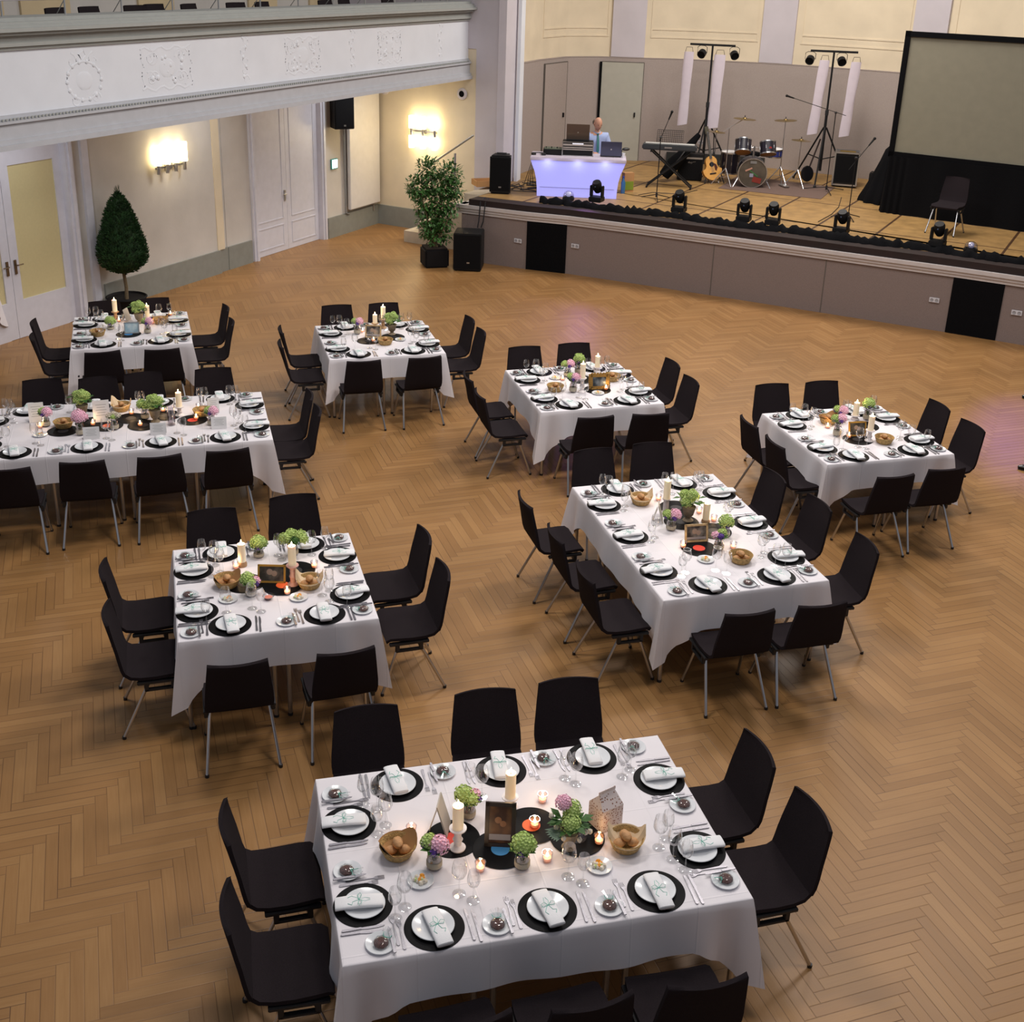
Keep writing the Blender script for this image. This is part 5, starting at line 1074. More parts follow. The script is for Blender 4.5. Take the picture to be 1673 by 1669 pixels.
# cables along the speaker
mb = MB(); rg = random.Random(8)
for k in range(5):
    x, y = .0 + .1 * k, 22.25 + .14 * k; pts = [(x + rg.uniform(-.2, .45), y + rg.uniform(-.25, .6), SZ + .012) for _ in range(7)]; mb.tube(pts, .008, 5)
o = mb.build('cable_tangle', BLKPL); tag(o, 'black cables tangled on the boards behind the loudspeaker', 'cable', kind='stuff')
o = MB().tube([(-.55, 21.45, SZ + .01), (-.62, 21.22, SZ - .03), (-.64, 21.12, .8), (-.66, 21.1, .68)], .012, 6).tube([(-.48, 21.40, SZ + .01), (-.53, 21.17, SZ - .03), (-.56, 21.10, .8), (-.6, 21.1, .68)], .012, 6).build('speaker_cable', BLKPL); tag(o, 'two black cables hanging from stage to subwoofer', 'cable')
mb = MB()
for k in range(4): mb.tube([(.16 + k * .06, 22.9, SZ + .01), (.22 + k * .03, 22.7, SZ + .25), (.3 + k * .02, 22.45, SZ + .55), (.42, 22.4, SZ + .72)], .006, 5)
o = mb.build('booth_cable', BLKPL); tag(o, 'thin cables rising to the glowing booth', 'cable')
t = thing('cardboard_box', (-.55, 22.75, SZ), R(20), 'flat open cardboard tray behind the loudspeaker', 'box')
MB().box((0, 0, .01), (.5, .34, .015)).build('bottom', KRAFT, t); 
for c, d in (((0, -.17, .06), (.5, .012, .1)), ((-.25, 0, .06), (.012, .34, .1)), ((0, .17, .06), (.5, .012, .1))): MB().box(c, d).build('flap', KRAFT, t)

# ---- illuminated DJ booth
GLOWP = None
def booth_mat():
    ma, tr, b = nt('glowing_booth_panel'); N = tr.nodes; L = tr.links; tc = N.new('ShaderNodeTexCoord'); sp = N.new('ShaderNodeSeparateXYZ'); L.new(tc.outputs['Object'], sp.inputs[0])
    b.inputs['Base Color'].default_value = (.4, .4, .6, 1); b.inputs['Emission Color'].default_value = (.30, .31, .90, 1); b.inputs['Emission Strength'].default_value = .80; b.inputs['Roughness'].default_value = .4
    return ma
GLOWP = booth_mat()
t = thing('dj_booth', (1.14, 22.05, SZ), R(-3.5), 'white flared bar counter glowing blue violet', 'counter')
W1, W2, HB = .87, .73, .72
rows = [(.0, W2), (.15, W2 + .005), (.3, W2 + .02), (.45, W2 + .055), (.58, W2 + .105), (.66, W1 - .01)]
vs = []; fs = []
for z, hw in rows: d = .26 + (hw - W2) * .5; vs += [(-hw, -d, z), (hw, -d, z), (hw, .28, z), (-hw, .28, z)]
for i in range(len(rows) - 1):
    for k in range(4): fs.append((i * 4 + k, i * 4 + (k + 1) % 4, (i + 1) * 4 + (k + 1) % 4, (i + 1) * 4 + k))
fs += [(3, 2, 1, 0), tuple(range(20, 24))]
MB().add(vs, fs).build('glowing_body', GLOWP, t, smooth=40)
MB().box((0, -.02, .69), (1.74, .70, .06)).build('counter_top', mat('white_laminate', srgb(206, 196, 212), .35), t, bevel=.01)
MB().box((0, -.275, .17), (1.36, .01, .012)).build('ledge', mat('pale_violet_plastic', srgb(180, 180, 235), .4), t)
for x in (-.55, 0, .5):   # the counter's own lamps under its top
    l = bpy.data.lights.new('booth_lamp', 'POINT'); l.energy = .9; l.color = (.55, .6, 1); l.shadow_soft_size = .05; o = bpy.data.objects.new('booth_lamp', l); COL.objects.link(o); o.parent = t; o.location = (x, -.44, .60)
Z0 = SZ + .722
def laptop(x, y, z, w_, h_, rz, col, lab, seen_back=True):
    t = thing('laptop', (x, y, z), rz, lab, 'laptop'); MB().box((0, .12, .012), (w_, .24, .02)).build('keyboard_deck', BLKPL, t, bevel=.003)
    q = Matrix.Rotation(R(12), 3, 'X'); mb = MB().box((0, 0, 0), (w_, .012, h_)); mb.v = [tuple(q @ Vector(v) + Vector((0, -.02, h_ / 2 + .014))) for v in mb.v]; mb.build('lid', mat(col[0], col[1], .35, .3), t, bevel=.003)
    mb = MB().lathe([(.013, 0), (0, .001)], 12, tf=q @ Matrix.Rotation(R(90), 3, 'X'), c=(0, -.027, h_ * .52)); mb.build('lid_badge', CHROMEB, t)
o_dj = (1.17, 22.05); crz = R(-3.5)
def DJ(x, y, z=0): return (o_dj[0] + x * math.cos(crz) - y * math.sin(crz), o_dj[1] + x * math.sin(crz) + y * math.cos(crz), Z0 + z)
t = thing('rack_case', DJ(-.05, .08), crz, 'silver edged rack case on the booth under the brown laptop', 'case')
mb = MB().box((0, 0, .125), (.56, .34, .25)); mb.build('shell', BLACKM, t, bevel=.004)
mb = MB()
for z in (.005, .245): mb.box((0, -.172, z), (.58, .02, .014))
for x in (-.28, .28): mb.box((x, -.172, .125), (.016, .02, .25))
mb.build('aluminium_edging', CHROMEB, t, smooth=0)
for z, h_ in ((.20, .035), (.152, .02), (.118, .02)): MB().box((0, -.176, z), (.54, .01, h_)).build('player_panel', mat('silver_panel', srgb(190, 184, 180), .3, .4), t, smooth=0)
MB().box((0, -.182, .222), (.2, .004, .018)).build('display', mat('lit_display', srgb(230, 230, 240), .4, emit=(.9, .9, 1, 1), estr=.6), t)
laptop(*DJ(-.06, .10, .252), .42, .29, crz, ('brown_lid', srgb(104, 88, 78)), 'brown laptop with open lid on top of the rack case')
laptop(*DJ(.56, -.04), .38, .27, crz, ('navy_lid', srgb(70, 74, 96)), 'dark blue laptop standing on the booth counter')
t = thing('mixer_console', DJ(-.50, .08), crz, 'black mixing console on the booth with grey knobs', 'mixer')
MB().box((0, 0, .05), (.36, .3, .10)).build('case', BLACKM, t, bevel=.01); MB().box((0, -.03, .108), (.32, .22, .015)).build('control_panel', mat('grey_green_panel', srgb(90, 100, 84), .5), t)
for k in range(12): MB().bar((-.13 + .05 * (k % 6), -.08 + .08 * (k // 6), .112), (-.13 + .05 * (k % 6), -.08 + .08 * (k // 6), .13), .01, 8).build('knob', CHROMEB if k % 2 else BLKPL, t)
t = thing('headphones', DJ(-.76, -.12), crz, 'black headphones lying on the booth end', 'headphones')
MB().tube([(.09 * math.cos(a), .08 * math.sin(a), .03) for a in [PI * i / 10 for i in range(11)]], .01, 6).build('headband', BLKPL, t)
for sx in (-1, 1): MB().lathe([(.045, 0), (.045, .035), (.02, .045), (0, .045)], 16).build('ear_cup', BLKPL, t, loc=(sx * .09, 0, .0))
t = thing('drinking_glass', DJ(.79, -.02), 0, 'small white cup at the booth end by the laptop', 'cup'); MB().lathe([(.026, 0), (.034, .08), (.031, .08), (.024, .005), (0, .005)], 16).build('cup', CHINA, t)
t = thing('desk_lamp', DJ(.76, .16), .3, 'small black desk lamp behind the blue laptop', 'lamp'); MB().bar((0, 0, 0), (0, 0, .012), .05, 12).build('base', BLKPL, t); MB().tube([(0, 0, .01), (0, 0, .1), (.05, 0, .13)], .008, 6).build('stem', BLKPL, t); MB().ball((.08, 0, .12), (.08, .04, .03), 12, 6).build('lamp_shade', BLKPL, t)
t = thing('water_bottle', (2.02, 22.35, SZ), 0, 'blue capped water bottle on the boards beside the booth', 'bottle'); MB().lathe([(.04, 0), (.042, .2), (.015, .27), (.015, .3), (0, .3)], 16).build('bottle', mat('blue_bottle', srgb(60, 110, 150), .2), t); MB().lathe([(.018, .295), (.018, .32), (0, .32)], 12).build('cap', mat('blue_cap', srgb(30, 70, 160), .4), t)
t = thing('carrier_bag', (2.12, 22.55, SZ), .4, 'brown and green paper bag behind the booth corner', 'bag'); MB().prism([(-.1, -.06), (.1, -.06), (.1, .06), (-.1, .06)], 0, .36).build('bag', KRAFT, t); MB().box((0, -.064, .12), (.18, .004, .16)).build('green_print', mat('green_print', srgb(120, 140, 40), .6), t)

# ---- seated man
def skin_obj(name, verts, edges, radii, m_, parent, sub=2, root=0):
    me = bpy.data.meshes.new(name); me.from_pydata(verts, edges, []); o = bpy.data.objects.new(name, me); COL.objects.link(o)
    md = o.modifiers.new('skin', 'SKIN'); md.use_smooth_shade = True
    for i, r in enumerate(radii): v = me.skin_vertices[0].data[i]; v.radius = r if isinstance(r, tuple) else (r, r); v.use_root = i == root
    o.modifiers.new('sub', 'SUBSURF').levels = sub; o.modifiers['sub'].render_levels = sub
    dg = bpy.context.evaluated_depsgraph_get(); me2 = bpy.data.meshes.new_from_object(o.evaluated_get(dg)); bpy.data.objects.remove(o)
    me2.materials.clear(); me2.materials.append(m_)
    for p in me2.polygons: p.use_smooth = True
    o2 = bpy.data.objects.new(name, me2); COL.objects.link(o2); o2.parent = parent; return o2
SKIN = mat('skin', srgb(196, 146, 122), .55); SHIRT = mat('pale_blue_shirt', srgb(160, 176, 216), .8); TROUS = mat('dark_trousers', srgb(34, 34, 42), .9)
man = thing('person', (1.50, 22.80, SZ), R(12), 'bald seated person in pale blue shirt and green tie, looking down', 'person')
# faces -y; seat height .45
V = [(0, .02, .50), (0, .03, .66), (0, .02, .86), (0, 0, 1.00), (0, -.005, 1.06), (0, -.03, 1.12),
     (-.17, .0, .985), (-.225, -.03, .78), (-.17, -.24, .70), (-.13, -.33, .72),
     (.17, .0, .985), (.235, -.03, .78), (.19, -.22, .68), (.14, -.32, .70),
     (-.10, .0, .48), (-.13, -.38, .50), (-.13, -.40, .10), (-.13, -.52, .05),
     (.10, .0, .48), (.13, -.38, .50), (.13, -.40, .10), (.13, -.52, .05)]
Ed = [(0, 1), (1, 2), (2, 3), (3, 4), (4, 5), (3, 6), (6, 7), (7, 8), (8, 9), (3, 10), (10, 11), (11, 12), (12, 13), (0, 14), (14, 15), (15, 16), (16, 17), (0, 18), (18, 19), (19, 20), (20, 21)]
Rr = [(.15, .11), (.15, .10), (.17, .105), (.12, .08), .055, .05, .065, .052, .04, .028, .065, .052, .04, .028, .09, .065, .048, .035, .09, .065, .048, .035]
body = skin_obj('body', V, Ed, Rr, SKIN, man)
# head with face
mb = MB(); n, k = 24, 16; vs = [(0, 0, -.12)]; fs = []
for i in range(1, k):
    ph = -PI / 2 + PI * i / k
    for j in range(n):
        a = 2 * PI * j / n; x, y, z = .075 * math.cos(ph) * math.cos(a), .095 * math.cos(ph) * math.sin(a), .12 * math.sin(ph)
        if z < 0: x *= 1 + z * 2.2; y *= 1 + z * 1.2; y -= .012 * (z < -.04) * (y < 0)
        ft = -y / .095
        if ft > .6: 
            y -= .022 * math.exp(-(x / .014) ** 2 - ((z + .015) / .022) ** 2); y += .009 * math.exp(-((abs(x) - .03) / .014) ** 2 - ((z - .012) / .012) ** 2); y -= .006 * math.exp(-(x / .02) ** 2 - ((z + .055) / .008) ** 2)
        vs.append((x, y, z))
vs.append((0, 0, .12)); tp = len(vs) - 1
for j in range(n):
    fs.append((0, 1 + (j + 1) % n, 1 + j)); fs.append((tp, tp - n + j, tp - n + (j + 1) % n))
    for i in range(k - 2): a = 1 + i * n; fs.append((a + j, a + (j + 1) % n, a + n + (j + 1) % n, a + n + j))
mb.add(vs, fs)
for sx in (-1, 1): mb.ball((sx * .077, .005, -.005), (.01, .02, .03), 8, 6)
hd = mb.build('head', SKIN, man, smooth=80); hd.location = (0, -.055, 1.215); hd.rotation_euler = (R(20), 0, R(10))
mb = MB()
for sx in (-1, 1): mb.ball((sx * .03, -.084, .012), (.011, .006, .006), 8, 5)
mb.build('eyes', mat('eye_dark', srgb(60, 44, 38), .3), hd)
mb = MB(); mb.box((0, -.098, -.056), (.045, .006, .007)); mb.build('mouth', mat('lips', srgb(150, 92, 84), .5), hd)
mb = MB()
for sx in (-1, 1):
    for q in range(7): a = q * .28 + .2; mb.ball((sx * .074 * math.cos(a * .55), .02 + .075 * math.sin(a * .9), .0), (.014, .022, .034), 8, 5)
mb.build('hair', mat('short_grey_hair', srgb(82, 68, 58), .9), hd)
# hands
def hand(x, y, z, rz, sx):
    mb = MB(); mb.ball((0, -.03, 0), (.036, .045, .014), 12, 7)
    for k, (fx, L, a) in enumerate(((-.027, .062, -.12), (-.009, .07, -.03), (.009, .066, .04), (.026, .05, .14))):
        b0 = Vector((fx, -.062, 0)); b1 = b0 + Vector((math.sin(a) * L * .5, -L * .5, -.003)); b2 = b1 + Vector((math.sin(a) * L * .4, -L * .4, -.018)); mb.tube([b0, b1, b2], [.009, .008, .006], 7)
    mb.tube([(-sx * .028, -.01, 0), (-sx * .055, -.04, -.005), (-sx * .058, -.066, -.012)], [.011, .009, .007], 7)
    o = mb.build('hand', SKIN, man, smooth=70); o.location = (x, y, z); o.rotation_euler = (R(8), 0, rz)
hand(-.12, -.35, .725, .15, -1); hand(.13, -.34, .705, -.15, 1)
# shirt with short sleeves and trousers follow the body
Vs = V[:4] + [V[6], (-.228, -.03, .77), V[10], (.238, -.03, .77)] + [(-.20, -.14, .73), (.215, -.13, .715)]
Es = [(0, 1), (1, 2), (2, 3), (3, 4), (4, 5), (3, 6), (6, 7), (5, 8), (7, 9)]
skin_obj('shirt', Vs, Es, [(.175, .135), (.175, .125), (.20, .13), (.135, .098), .092, .078, .092, .078, .062, .062], SHIRT, man)
skin_obj('trousers', [V[0], V[14], V[15], (-.13, -.40, .12), V[18], V[19], (.13, -.40, .12)], [(0, 1), (1, 2), (2, 3), (0, 4), (4, 5), (5, 6)], [(.17, .13), .105, .08, .065, .105, .08, .065], TROUS, man)
mb = MB(); mb.add([(-.012, -.092, 1.03), (.012, -.092, 1.03), (.022, -.128, .90), (.028, -.135, .72), (0, -.135, .66), (-.028, -.135, .72), (-.022, -.128, .90), (0, -.105, 1.03), (0, -.14, .8)], [(0, 6, 8), (0, 8, 1), (1, 8, 2), (2, 8, 3), (3, 8, 4), (4, 8, 5), (5, 8, 6)]); mb.ball((0, -.098, 1.03), (.02, .012, .018), 8, 5); mb.build('tie', mat('green_tie', srgb(50, 112, 110), .6), man)
mb = MB(); mb.tube([(-.06, .0, 1.065), (-.05, -.06, 1.05), (0, -.09, 1.035), (.05, -.06, 1.05), (.06, 0, 1.065)], .014, 6); mb.build('collar', SHIRT, man)
for sx in (-1, 1): MB().ball((sx * .13, -.47, .05), (.05, .13, .045), 12, 7).build('shoe', mat('black_leather', (0,) * 4), man)
sc = CHAIR.put((1.60, 22.97, SZ), PI + R(8), 'dark upholstered chair under the seated person', 'chair')
sc2 = CHAIR.put((7.16, 19.62, SZ), PI + HR - PI / 2 - R(8), 'empty dark chair alone on the stage before the black skirt', 'chair')

# ---- microphone stands
def mic_stand(loc, h, tip, rz, lab, legs=.3, boom0=None):
    t = thing('microphone_stand', loc, rz, lab, 'microphone stand')
    MB().bar((0, 0, .06), (0, 0, h), .009, 8).build('pole', BLACKM, t); MB().bar((0, 0, .04), (0, 0, .12), .02, 8).build('hub', BLKPL, t)
    for k in range(3): a = k * 2.094 + .5; MB().bar((0, 0, .09), (legs * math.cos(a), legs * math.sin(a), .012), .008, 6).build('leg', BLACKM, t)
    MB().bar((-.02, 0, h), (.02, 0, h), .02, 8).build('clutch', BLKPL, t)
    b = Vector(boom0 or (0, 0, h)); MB().bar(b, tip, .006, 6).build('boom', BLACKM, t)
    d = (Vector(tip) - b).normalized(); q = MB().bar(Vector(tip) - d * .03, Vector(tip) + d * .10, .012, 8, r2=.018); q.ball(Vector(tip) + d * .12, .026, 10, 6); q.build('microphone', BLACKM, t)
mic_stand((2.60, 21.85, SZ), 1.12, (.13, .02, 1.46), 0, 'tall black microphone stand before the keyboard', boom0=(-.02, 0, 1.05))
mic_stand((5.80, 20.55, SZ), 1.05, (.22, .02, 1.28), .1, 'boom microphone stand near the stage edge beyond the amplifier', boom0=(-.1, 0, .85))
mic_stand((6.05, 23.2, SZ), 1.5, (-.85, .0, 1.75), .0, 'long boom microphone reaching over the drums', boom0=(.2, 0, 1.45), legs=.45)

# ---- keyboard on X stand, music rest
t = thing('keyboard', (2.94, 23.15, SZ + .72), R(-10), 'dark electronic keyboard on a folding stand', 'keyboard')
MB().box((0, 0, .05), (1.04, .32, .10)).build('case', mat('graphite_plastic', srgb(46, 50, 54), .5), t, bevel=.02); MB().box((0, .06, .104), (.94, .14, .012)).build('keys', mat('ivory_keys', srgb(190, 190, 186), .4), t); MB().box((-.02, -.162, .055), (.14, .004, .03)).build('badge', CHROMEB, t)
t = thing('keyboard_stand', (2.98, 23.15, SZ), R(-10), 'black folding X stand under the keyboard', 'stand')
for y in (-.1, .12):
    MB().bar((-.42, y, .03), (.38, y, .70), .016, 8).build('leg', BLACKM, t); MB().bar((.42, y, .03), (-.38, y, .70), .016, 8).build('leg', BLACKM, t)
for x, z in ((-.42, .02), (.42, .02), (-.38, .70), (.38, .70)): MB().bar((x, -.2, z), (x, .22, z), .018, 8).build('foot_bar', BLACKM, t)
t = thing('music_rest', (2.95, 23.28, SZ + .82), R(-10), 'black wire music rest on the keyboard', 'music rest')
mb = MB(); mb.tube([(-.25, 0, 0), (-.25, .06, .24), (.25, .06, .24), (.25, 0, 0), (-.25, 0, 0)], .006, 6)
for k in range(1, 14): x = -.25 + k * .0357; mb.bar((x, 0, 0), (x, .06, .24), .0035, 5)
for k in range(1, 7): mb.bar((-.25, .06 * k / 7, .24 * k / 7), (.25, .06 * k / 7, .24 * k / 7), .0035, 5)
mb.build('wire_grid', BLACKM, t)
t = thing('gig_bag', (3.22, 23.75, SZ), 0, 'black padded gig bag leaning behind the keyboard', 'bag')
mb = MB(); mb.tube([(-.28, 0, .12), (-.1, .05, .35), (.12, .1, .58), (.28, .15, .80), (.38, .18, .92)], [.11, .14, .10, .07, .05], 10); mb.build('bag', BLACKC, t, smooth=80)
MB().tube([(-.15, -.1, .3), (0, -.12, .5), (.15, -.02, .7)], .014, 6).build('strap', BLKPL, t)
# ---- combo amplifier
t = thing('guitar_amplifier', (3.50, 24.1, SZ), R(-8), 'black combo amplifier with silver strip behind the guitar', 'amplifier')
MB().box((0, 0, .27), (.50, .28, .52)).build('cabinet', BLACKM, t, bevel=.012); MB().box((0, -.145, .22), (.45, .012, .38)).build('grille_cloth', BLACKG, t); MB().box((0, -.147, .45), (.47, .012, .035)).build('control_strip', CHROMEB, t); MB().bar((-.08, 0, .55), (.08, 0, .55), .012, 6).build('handle', BLKPL, t)
mb = MB()
for a, b in (((.0, .36), (.03, .385)), ((.03, .385), (.015, .35)), ((.02, .355), (.07, .375)), ((.07, .375), (.05, .345)), ((.09, .375), (.07, .34)), ((.09, .375), (.15, .385))): mb.bar((a[0] - .05, -.154, a[1]), (b[0] - .05, -.154, b[1]), .003, 4)
mb.build('logo', CHROMEB, t)
# ---- acoustic guitar on stand
t = thing('acoustic_guitar', (3.93, 23.75, SZ + .06), R(8), 'blond acoustic guitar leaning on a stand beside the amplifier', 'guitar'); q = Matrix.Rotation(R(-16), 3, 'X') @ Matrix.Rotation(R(-9), 3, 'Y')
def gout():
    P = []
    for i in range(48):
        a = 2 * PI * i / 48; z = math.sin(a); x = math.cos(a); w_ = .20 if z < 0 else .145; waist = 1 - .22 * math.exp(-((z - .25) / .25) ** 2); P.append((x * w_ * waist, .24 * z + .24))
    return P
P = gout(); mb = MB(); N_ = len(P); vs = [q @ Vector((x, -.05, z)) for x, z in P] + [q @ Vector((x, .05, z)) for x, z in P]
fs = [tuple(range(N_)), tuple(reversed(range(N_, 2 * N_)))] + [(i, i + N_, (i + 1) % N_ + N_, (i + 1) % N_) for i in range(N_)]
o = mb.add(vs, fs).build('body', mat('spruce_top', srgb(216, 160, 84), .25, vary=.15, vscale=12), t, smooth=40); fix(o)
def qb(c, d, nm, m_, par=t):
    mb = MB().box((0, 0, 0), d); mb.v = [tuple(q @ (Vector(v) + Vector(c))) for v in mb.v]; return mb.build(nm, m_, par, bevel=.003)
qb((0, -.055, .68), (.05, .025, .50), 'neck', mat('dark_neck', srgb(62, 56, 36), .5)); qb((0, -.045, .98), (.075, .018, .15), 'headstock', mat('dark_neck', (0,) * 4)); qb((0, -.055, .13), (.13, .014, .025), 'bridge', LIPM)
mb = MB().lathe([(.048, 0), (0, .001)], 24, tf=q @ Matrix.Rotation(R(90), 3, 'X'), c=tuple(q @ Vector((0, -.0515, .31)))); mb.build('sound_hole', BLACKC, t)
mb = MB().prism([(0.03, .34), (.09, .30), (.11, .24), (.08, .17), (.05, .2), (.045, .28)], 0, .003); mb.v = [tuple(q @ Vector((x, -.051 - z, y))) for x, y, z in mb.v]; o = mb.build('pickguard', mat('tortoise', srgb(70, 30, 22), .3), t); fix(o)
mb = MB()
for k in range(6): x = -.02 + k * .008; a, b = q @ Vector((x * 1.3, -.066, .13)), q @ Vector((x * .7, -.071, .95)); mb.bar(a, b, .0012, 4)
mb.build('strings', STEEL, t, smooth=0)
t = thing('guitar_stand', (3.93, 23.80, SZ), R(8), 'black A-frame stand holding the guitar', 'stand')
for x in (-.2, .2): MB().bar((0, .12, .6), (x, -.12, .012), .01, 6).build('leg', BLACKM, t); MB().bar((x * .6, .0, .13), (x * .6, -.15, .05), .01, 6).build('cradle_arm', BLACKM, t)
MB().bar((0, .12, .6), (0, .3, .012), .01, 6).build('leg', BLACKM, t); MB().bar((0, .12, .55), (0, .2, .92), .009, 6).build('neck_post', BLACKM, t)

# ---- lighting stands with T bar, lamps and fabric tubes
def light_stand(x, y, h, lab, yaw, bar, kind):
    t = thing('lighting_stand', (x, y, SZ), yaw, lab, 'lighting stand', 'lighting stands')
    MB().bar((0, 0, .25), (0, 0, h * .55), .028, 10).build('lower_tube', BLACKM, t); MB().bar((0, 0, h * .5), (0, 0, h), .02, 10).build('upper_tube', BLACKM, t); MB().bar((0, 0, h * .53), (0, 0, h * .57), .036, 10).build('clamp_collar', BLKPL, t)
    for k in range(3):
        a = k * 2.094 + .35; lg = MB().bar((.03 * math.cos(a), .03 * math.sin(a), 1.10), (.62 * math.cos(a), .62 * math.sin(a), .03), .017, 8).build('leg', BLACKM, t); MB().bar((0, 0, .48), (.33 * math.cos(a), .33 * math.sin(a), .54), .012, 6).build('brace', BLACKM, t); MB().ball((.62 * math.cos(a), .62 * math.sin(a), .03), .03, 8, 5).build('rubber_foot', BLKPL, lg)
    MB().box((0, 0, h + .02), (bar, .05, .04)).build('t_bar', BLACKM, t, bevel=.004)
    return t
def at(x, y, yaw, dx, dz): return (x + dx * math.cos(yaw), y + dx * math.sin(yaw), SZ + dz)
def parcan(loc, rz, lab):
    t = thing('par_lamp', loc, rz, lab, 'stage light', 'par lamps on the lighting stands')
    mb = MB(); mb.tube([(-.1, 0, -.14), (-.1, 0, -.03), (-.05, 0, 0), (.05, 0, 0), (.1, 0, -.03), (.1, 0, -.14)], .006, 6); mb.build('yoke', BLACKM, t)
    MB().lathe([(.03, .1), (.08, .04), (.085, -.06), (.075, -.06), (.07, -.04), (0, -.04)], 18, tf=Matrix.Rotation(R(-62), 3, 'X')).build('lamp_can', BLACKM, t, loc=(0, 0, -.15))
    MB().lathe([(.07, -.045), (0, -.05)], 16, tf=Matrix.Rotation(R(-62), 3, 'X')).build('lens', BLACKG, t, loc=(0, 0, -.15))
def sheer(loc, rz, w_, h_, lean, lab):
    vs = []; fs = []; n = 12; rows = 14
    for i in range(rows):
        q = i / (rows - 1)
        for k in range(n): a = 2 * PI * k / n; rr = (1 + .05 * math.sin(q * 9 + k)); vs.append((w_ / 2 * math.cos(a) * rr + lean * q, .028 * math.sin(a) * rr, -h_ * q + (.02 * math.cos(a) if i == rows - 1 else 0)))
    for i in range(rows - 1):
        for k in range(n): fs.append((i * n + k, (i + 1) * n + k, (i + 1) * n + (k + 1) % n, i * n + (k + 1) % n))
    fs += [tuple(range(n)), tuple(reversed(range((rows - 1) * n, rows * n)))]
    t = thing('fabric_tube', loc, rz, lab, 'fabric banner', 'white fabric tubes on the lighting stands')
    o = MB().add(vs, fs).build('fabric', SHEER, t, smooth=70); fix(o); MB().tube([(-w_ * .4, 0, 0), (-w_ * .3, 0, .09), (w_ * .3, 0, .09), (w_ * .4, 0, 0)], .005, 5).build('wire_hook', BLACKM, t)
LS = (('keyboard side', 3.86, 24.85, 2.54, R(-14), (-.47, -.23, .12, .44), 0), ('drum and screen side', 6.12, 24.15, 2.53, R(-10), (-.46, -.2, .14, .42), 1))
for nm, x, y, h, yaw, ds, kd in LS:
    light_stand(x, y, h, 'black T-bar lighting stand, %s' % nm, yaw, .90, kd)
    if kd == 0:
        sheer(at(x, y, yaw, -.46, h - .13), yaw, .19, 1.44, -.03, 'narrow white fabric tube, wall end of keyboard-side bar'); parcan(at(x, y, yaw, -.2, h), yaw - .3, 'black par lamp between the tubes, keyboard side'); sheer(at(x, y, yaw, .16, h - .16), yaw, .22, 1.44, -.03, 'white fabric tube with loose top beside the keyboard-side pole'); parcan(at(x, y, yaw, .44, h), yaw + .4, 'black par lamp at the drum end of keyboard-side bar')
    else:
        parcan(at(x, y, yaw, -.44, h), yaw - .3, 'black par lamp at the drum end of screen-side bar'); sheer(at(x, y, yaw, -.16, h - .15), yaw, .19, 1.42, -.08, 'slanting white fabric tube beside the screen-side pole'); parcan(at(x, y, yaw, .16, h), yaw + .2, 'black par lamp between the tubes, screen side'); sheer(at(x, y, yaw, .44, h - .16), yaw, .19, 1.42, -.06, 'white fabric tube at the screen end of the bar')
# ---- drum kit
o = MB().prism([(3.95, 23.20), (5.75, 22.35), (6.35, 23.7), (4.6, 24.75)], SZ + .001, SZ + .008).build('rug', mat('brown_rug', srgb(106, 86, 78), 1, bump=.4, bscale=200), smooth=0); tag(o, 'thin brown rug under the drum kit', 'rug')
def drum(name, loc, rx, rz, r, d, lab, shellm, headm, n_lug=8, fr=-1):
    t = thing(name, loc, rz, lab, 'drum'); T = Matrix.Rotation(rx, 3, 'X')
    MB().lathe([(r, -d / 2), (r * 1.005, 0), (r, d / 2)], 32, tf=T).build('shell', shellm, t)
    for s_ in (-1, 1): MB().lathe([(r * .98, s_ * d / 2 - .012), (r * 1.035, s_ * d / 2 - .012), (r * 1.035, s_ * d / 2 + .012), (r * .98, s_ * d / 2 + .012)], 32, tf=T, closed=True).build('hoop', CHROME, t); MB().lathe([(0, s_ * (d / 2 + .003)), (r, s_ * (d / 2 + .002))] if s_ > 0 else [(r, -(d / 2 + .002)), (0, -(d / 2 + .003))], 32, tf=T).build('drum_head', headm if s_ == fr else CARDW, t, smooth=0)
    mb = MB()
    for k in range(n_lug): a = 2 * PI * k / n_lug; mb.bar(T @ Vector((r * 1.02 * math.cos(a), r * 1.02 * math.sin(a), -d / 2)), T @ Vector((r * 1.02 * math.cos(a), r * 1.02 * math.sin(a), d / 2)), .003, 5); mb.bar(T @ Vector((r * 1.02 * math.cos(a), r * 1.02 * math.sin(a), -.03)), T @ Vector((r * 1.02 * math.cos(a), r * 1.02 * math.sin(a), .03)), .007, 6)
    mb.build('lugs', CHROME, t); return t, T
DSH = mat('dark_drum_shell', srgb(24, 20, 34), .35, coat=.15); KH = mat('bass_drum_head', srgb(84, 76, 66), .35, vary=.4, vscale=6); AMB = mat('amber_head', srgb(160, 118, 66), .5)
kb = (4.64, 23.55); t, T = drum('bass_drum', (kb[0], kb[1], SZ + .285), R(90), R(-6), .275, .38, 'bass drum with dark printed head facing the hall', DSH, KH, 8, 1)
